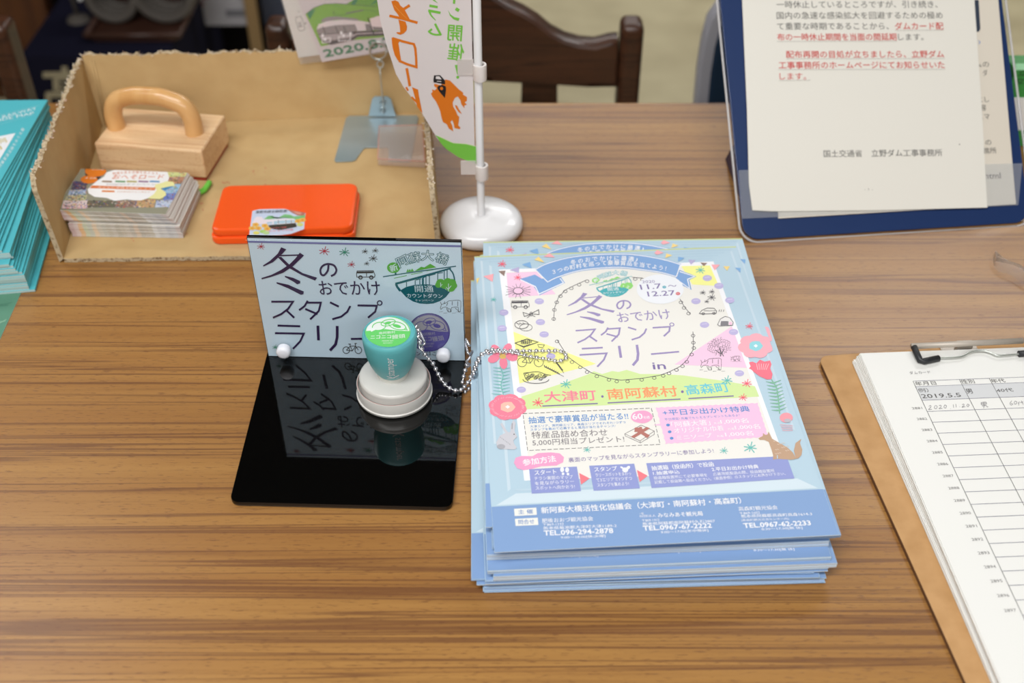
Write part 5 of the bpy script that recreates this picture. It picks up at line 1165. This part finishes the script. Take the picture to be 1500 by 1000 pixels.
for t, x0_, y0_, x1_, y1_, h in (('ムの', 1428, 98.5, 1449, 98, 8), ('、ダ', 1432, 111.5, 1447, 111, 9), ('にし', 1432, 150, 1449, 149.5, 8), ('容', 1436, 162.5, 1445, 162, 9), ('とマ', 1434, 175, 1450, 174.5, 8), ('らの', 1434, 213, 1452.5, 212, 8), ('務所', 1440, 225.5, 1460, 224.5, 9), ('.html', 1440, 262, 1466, 261.5, 9), (')', 1433, 65, 1436, 65, 6)): ik.text(t, x0_, y0_, x1_, y1_, h, T2 if t != ')' else (90, 130, 200), 2, .004)
ik.poly([(1420, 0), (1433.5, 0), (1436, 42), (1434, 46.5), (1420, 48)], (52, 62, 78), 1)
ik.build('printed_text', M_print, n2, F2.M).matrix_parent_inverse = n2.matrix_world.inverted()
# green carton at the right edge
a = P(1490, 245)
gb = empty('green_carton', 'upright green leaflet carton at the right edge behind the notice stand', 'carton', TR(.468, .952, .0004, 0))
gz = .0795
box('carton_body', -.012, .07, 0, .03, 0, gz, mat('green_card', (60, 150, 70), .45), gb, .001)
box('white_label', -.009, .03, -.0006, 0, .018, .052, M_paper, gb)
V, F, xa, xb, ya, yb = glyphs('立野ダム', 0)
for r_, tt in ((.066, '立野ダム'), (.074, '立野ダム')):
    link('label_lettering', mesh('label_lettering', [(-.009 + (x - xa) / (xb - xa) * .034, -.0004, r_ + (y - ya) / (yb - ya) * .006) for x, y in V], F), M_black, gb)
prism('tuck_flap', [(-.012, 0), (.07, 0), (.065, .012), (-.008, .012)], gz, gz + .0006, mat('pale_green_card', (150, 214, 160), .5), gb)

# ================================================================ CLIPBOARD
cz = .0032
ca_, cb_ = P(1198, 521, cz), P(1415, 1000, cz); vdir = (ca_ - cb_).normalized(); udir = Vector((vdir.y, -vdir.x, 0)); Lb = .325
FK = Frame(ca_ - vdir * Lb, udir, vdir)
cbd = empty('clipboard', 'brown hardboard clipboard with a wire clip at the lower right', 'clipboard', Matrix.Identity(4))
prism('board', rrect(0, .232, 0, Lb, .008, 8), -.0029, 0, [M_mdf], cbd, .0004, FK.M)
box('board_edge', .0, .0006, .01, Lb - .01, -.0028, -.0002, mat('board_dark_edge', (110, 74, 44), .7), cbd, 0, FK.M @ Matrix.Translation((-.0003, 0, 0)))
NS = 14; zt0 = cz + .0004; pt = .00062
me_s = sheet_mesh('form_leaf', .210, .297, pt * .8, (240, 240, 236), (240, 239, 234), M_print)
pz = zt0 + NS * pt
t0, t1, b1 = P(1260, 517, pz), P(1500, 505, pz), P(1467, 1000, pz)
va = (t0 - b1).normalized(); ua = Vector((va.y, -va.x, 0)); baseo = t0 - va * .297
angf = math.degrees(math.atan2(ua.y, ua.x))
for i in range(NS):
    t = i / (NS - 1); top1 = i == NS - 1
    dx = 0 if top1 else random.uniform(-.0008, .0002) - (.004 * (1 - t)); da = 0 if top1 else random.uniform(-.45, .1) + (-.7 * (1 - t))
    piv = t0; Mx = Matrix.Translation(piv) @ Matrix.Rotation(R(-da), 4, 'Z') @ Matrix.Translation(-piv) @ TR(baseo.x + dx, baseo.y + (0 if top1 else random.uniform(-.0012, .0004)), zt0 + i * pt, angf)
    o = link('form_sheet', me_s, None, None, Mx)
    if top1: form = tag(o, 'uppermost ruled form on the clipboard, with one handwritten row', 'sheet')
    else: tag(o, 'white sheet under the ruled form on the clipboard, only its left edge showing', 'sheet', 'white sheets under the form')
FO = Frame(form.matrix_world.translation + Vector((0, 0, pt * .8)), ua, va)
ik = Ink(Clip(FO.uv, .210, .297), KM); KF = K(1330, 540, 7.143)
u0, v0 = FO.uv(*KF(52, 130)); u1, _ = FO.uv(*KF(535, 108)); u2, _ = FO.uv(*KF(848, 97))
v1 = FO.uv(*KF(83, 187))[1]; v2 = FO.uv(*KF(157, 330))[1]; pitch = (FO.uv(*KF(205, 447))[1] - FO.uv(*KF(437, 912))[1]) / 4
rows_v = [v0, v1, v2] + [FO.uv(*KF(205, 447))[1] - pitch * k for k in range(0, 18)]
uR = .200
LN = (128, 128, 146)
ik.raw([(u0, v2), (uR, v2), (uR, v1), (u0, v1)], (214, 216, 218), 1)
def hl(v): ik.raw([(u0, v - .0002), (uR, v - .0002), (uR, v + .0002), (u0, v + .0002)], LN, 2)
for v in rows_v: hl(v)
for u in (u0, u1, u2, u2 + .045, uR): ik.raw([(u - .0002, rows_v[-1]), (u + .0002, rows_v[-1]), (u + .0002, v0), (u - .0002, v0)], (110, 108, 108), 3)
ik.at(KF)
DT = (84, 82, 80)
for t, x0_, y0_, x1_, y1_, h in (('年月日', 85, 178, 302, 168, 42), ('性別', 565, 160, 705, 152, 44), ('年代', 880, 150, 1025, 142, 42), ('例）', 118, 250, 222, 246, 44), ('2019.5.5', 150, 310, 560, 295, 42), ('男', 618, 262, 686, 260, 50), ('40代', 935, 248, 1108, 240, 40)): ik.text(t, x0_, y0_, x1_, y1_, h, DT, 4, .004)
PC = (150, 148, 152)
def hand(strokes):
    for s_ in strokes: ik.curve(s_, 5, PC, 4, 4)
hand([[(218, 395), (235, 385), (240, 400), (215, 428), (250, 425)], [(285, 385), (275, 410), (295, 418), (305, 395), (288, 383)], [(325, 388), (342, 382), (345, 400), (325, 418), (360, 415)], [(385, 380), (375, 402), (392, 412), (403, 390), (385, 378)], [(443, 418), (446, 421)], [(472, 375), (478, 410)], [(500, 370), (505, 405)], [(540, 398), (543, 402)], [(565, 378), (582, 370), (585, 385), (565, 402), (598, 398)], [(622, 372), (615, 388), (628, 396), (640, 380), (622, 370)],
      [(765, 355), (815, 350), (818, 372), (770, 378), (765, 355)], [(768, 366), (816, 360)], [(792, 352), (793, 376)], [(775, 392), (815, 386), (830, 402), (838, 396)], [(800, 376), (790, 415)],
      [(1085, 335), (1066, 365), (1080, 382), (1095, 370), (1075, 362)], [(1120, 340), (1110, 360), (1125, 372), (1140, 350), (1120, 338)], [(1165, 345), (1150, 365)], [(1160, 355), (1158, 385)], [(1175, 355), (1205, 348)], [(1185, 335), (1205, 375)]])
ik.text('ダムカード', 22, 60, 240, 50, 30, (130, 128, 130), 4)
for k in range(17):
    v = rows_v[3 + k] if 3 + k < len(rows_v) else None
    if v is None: break
    V, F, xa, xb, ya, yb = glyphs(str(2881 + k), 0); W_n, H_n = .0072, .0022
    ik._add([(u0 - .0096 + (x - xa) / (xb - xa) * W_n, v + .0026 + (y - ya) / (yb - ya) * H_n) for x, y in V], F, (128, 126, 126), 2)
ik.build('ruled_print', M_print, form, FO.M).matrix_parent_inverse = form.matrix_world.inverted()
# wire clip
zc = pz + .001
b0_, b1_ = P(1335, 507, zc + .003), P(1498, 499, zc + .003)
dirc = (b1_ - b0_).normalized(); bk = Vector((-dirc.y, dirc.x, 0))
V, F = tube_data([b0_, b1_], .0022, 12); link('spring_bar', mesh('spring_bar', V, F, True), mat('brushed_bar', (196, 186, 174), .45, .25), cbd)
hp = (b0_ + b1_) / 2 + bk * .002 
Fh = Frame((hp.x, hp.y, cz), dirc, bk)
box('hinge_plate', -.014, .014, -.004, .011, .0002, .0012, bpy.data.materials['brushed_bar'], cbd, .0003, Fh.M)
box('hinge_lug', -.006, .006, -.001, .003, .0008, zc + .002 - cz, bpy.data.materials['brushed_bar'], cbd, .0003, Fh.M)
lathe('rivet', [(.0032, .001), (.0028, .0022), (0, .0026)], mat('dark_rivet', (60, 58, 56), .4, 1), cbd, 20, Fh.M @ Matrix.Translation((0, .007, 0)), close=False)
wp = [P(x, y, zc + .001) for x, y in ((1374, 524.5), (1395, 523.8), (1409, 522), (1418, 517), (1427, 514), (1440, 513.5), (1450, 516), (1461, 520.5), (1475, 520), (1494, 518))]
tube('clip_wire', smooth_path(wp, 5), .0009, M_wire, cbd, 10)
rb = [P(1339, 508, zc + .003), P(1343, 518, zc + .0022), P(1348, 528, zc + .0016), P(1353, 529, zc + .0014), P(1375, 524.5, zc + .001)]
tube('rubber_corner', rb, .0024, M_black, cbd, 10)
rb = [P(1492, 518.2, zc + .001), P(1514, 516.5, zc + .0014), P(1518, 514, zc + .0016), P(1512, 505, zc + .0022), P(1503, 499, zc + .003)]
tube('rubber_corner', rb, .0024, M_black, cbd, 10)

# ================================================================ TURQUOISE BOOKLETS
TQ, TQe, TQg = (88, 190, 202), (104, 190, 198), (186, 212, 212)
def bmesh_book(W, H, T, nm):
    return sheet_mesh(nm, W, H, T, TQ, lambda i, s: TQg if s == 0 else ((92, 190, 200) if s == 3 else TQ), M_gloss)
bkT = .0021
me_k = bmesh_book(.17, .212, bkT * .985, 'booklet_leaf')
GLk = 'turquoise booklet within the lower pile, only its edges showing'
p0 = P(52, 427, .0005)
for i in range(13):
    t = i / 12; inset = 0 if i == 0 else .0045 + (.009 * max(0, (t - .6) / .4)) + random.uniform(-.0005, .0005)
    M = TR(p0.x - inset, p0.y + (.0 if i == 0 else random.uniform(-.0008, .0012)), .0006 + i * bkT, 7.6 + t * .8 + random.uniform(-.3, .3)) @ Matrix.Translation((-.17, 0, 0))
    o = link('travel_booklet', me_k, None, None, M); tag(o, GLk, 'booklet', 'turquoise booklets in the lower pile')
z0k = .0006 + 13 * bkT
p1 = P(18, 379, z0k); NU = 12; last_b = None
for i in range(NU):
    t = i / (NU - 1)
    sh = .0005 + (.026 * t if t > .25 else .004 * t) + random.uniform(-.0006, .0006)
    M = TR(p1.x - sh + .001, p1.y + random.uniform(-.001, .001) - .002 * t, z0k + i * bkT, 9.0 - 8.0 * t + random.uniform(-.3, .3)) @ Matrix.Translation((-.17, 0, 0))
    o = link('travel_booklet', me_k, None, None, M)
    if i < NU - 1: tag(o, 'turquoise booklet within the upper fanned pile, only its edges showing', 'booklet', 'turquoise booklets in the upper pile')
    else: last_b = tag(o, 'uppermost turquoise booklet at the left edge, with white lettering', 'booklet')
BM = last_b.matrix_world.copy(); FBk = Frame(BM.translation + Vector((0, 0, bkT * .985)), BM.to_3x3() @ Vector((1, 0, 0)), BM.to_3x3() @ Vector((0, 1, 0)))
ik = Ink(FBk.uv, K(0, 140, 8.333)); LW = (228, 240, 242)
ik.text('RAILWAY', 40, 275, 455, 168, 34, LW, 2, .01); ik.text('GUIDE MAP', -170, 350, 420, 228, 34, LW, 2, .01)
ik.line([(-200, 300), (0, 235), (490, 118)], 3, (150, 212, 220), 1); ik.line([(-200, 410), (0, 352), (420, 232)], 3, (150, 212, 220), 1)
ik.poly([(-300, 560), (0, 496), (190, 458), (0, 775), (-60, 880), (-300, 900)], (240, 242, 246), 1)
ik.text('阿', 10, 590, 100, 565, 60, (196, 176, 70), 2, .02); ik.text('南', -90, 690, 40, 650, 60, (196, 176, 70), 2, .02)
ik.arc_text('南阿蘇鉄道沿線をめぐる旅', [(-40, 920), (60, 770), (160, 620), (290, 395)], 44, 44, LW, 2, .01)
ik.build('printed_cover', M_gloss, last_b, FBk.M).matrix_parent_inverse = last_b.matrix_world.inverted()
# green map under the booklets
mp0 = [P(0, 496), P(30, 430), P(60, 370)]
mw = link('green_map', sheet_mesh('map_leaf', .24, .20, .0004, (92, 142, 118), (226, 230, 228), attr_mat('map_print'), None, 1, 1), None, None, TR(P(0, 496).x, P(0, 496).y, .0002, 0))
dd = (P(30, 430) - P(0, 496)); angm = math.degrees(math.atan2(dd.y, dd.x)) - 90
mw.matrix_world = Matrix.Translation(P(-6, 511)) @ Matrix.Rotation(R(angm), 4, 'Z') @ Matrix.Translation((-.24, -.003, .0001)); tag(mw, 'green relief map sheet under the turquoise booklets', 'map')
MMx = mw.matrix_world.copy(); ik = Ink(lambda u, v: (u, v))
for i in range(60):
    u = random.uniform(.14, .236); v = random.uniform(.004, .09); a = random.uniform(-.3, .5); l = random.uniform(.004, .016)
    ik.line([(u, v), (min(u + l, .238), v + l * a)], random.uniform(.0006, .002), random.choice([(120, 168, 142), (66, 116, 98), (150, 186, 156), (80, 130, 108)]), 1)
ik.raw([(.232, .0), (.2395, .0), (.2395, .006), (.233, .010)], (232, 236, 238), 2)
ik.build('relief_print', M_print, mw, MMx @ Matrix.Translation((0, 0, .0004))).matrix_parent_inverse = mw.matrix_world.inverted()
mw.location.z = .0001

# ================================================================ CLEAR CURLED PLASTIC AT THE RIGHT
pk = [P(x, y, .0015) for x, y in ((1453, 378), (1456, 390), (1462, 399), (1478, 404), (1495, 414), (1515, 424))]
pk2 = [P(x, y, .009) for x, y in ((1462, 371), (1475, 373), (1490, 378), (1502, 384), (1512, 392), (1530, 400))]
V = []; F = []
for a, b in zip(pk, pk2):
    for k in range(6):
        t = k / 5; p = a.lerp(b, t); V.append((p.x, p.y, p.z * (1 - t) + .006 * math.sin(t * math.pi) + .0008 + .001 * math.sin(p.x * 900)))
for i in range(len(pk) - 1):
    for k in range(5): g = i * 6 + k; F.append((g, g + 6, g + 7, g + 1))
o = link('plastic_wrapper', mesh('plastic_wrapper', V, F, True), clear_mat('wrapper_clear', (.97, .97, .97), .3, .04, 1.25)); tag(o, 'crumpled clear plastic wrapper at the right edge above the clipboard', 'wrapper')
md = o.modifiers.new('thickness', 'SOLIDIFY'); md.thickness = .0003
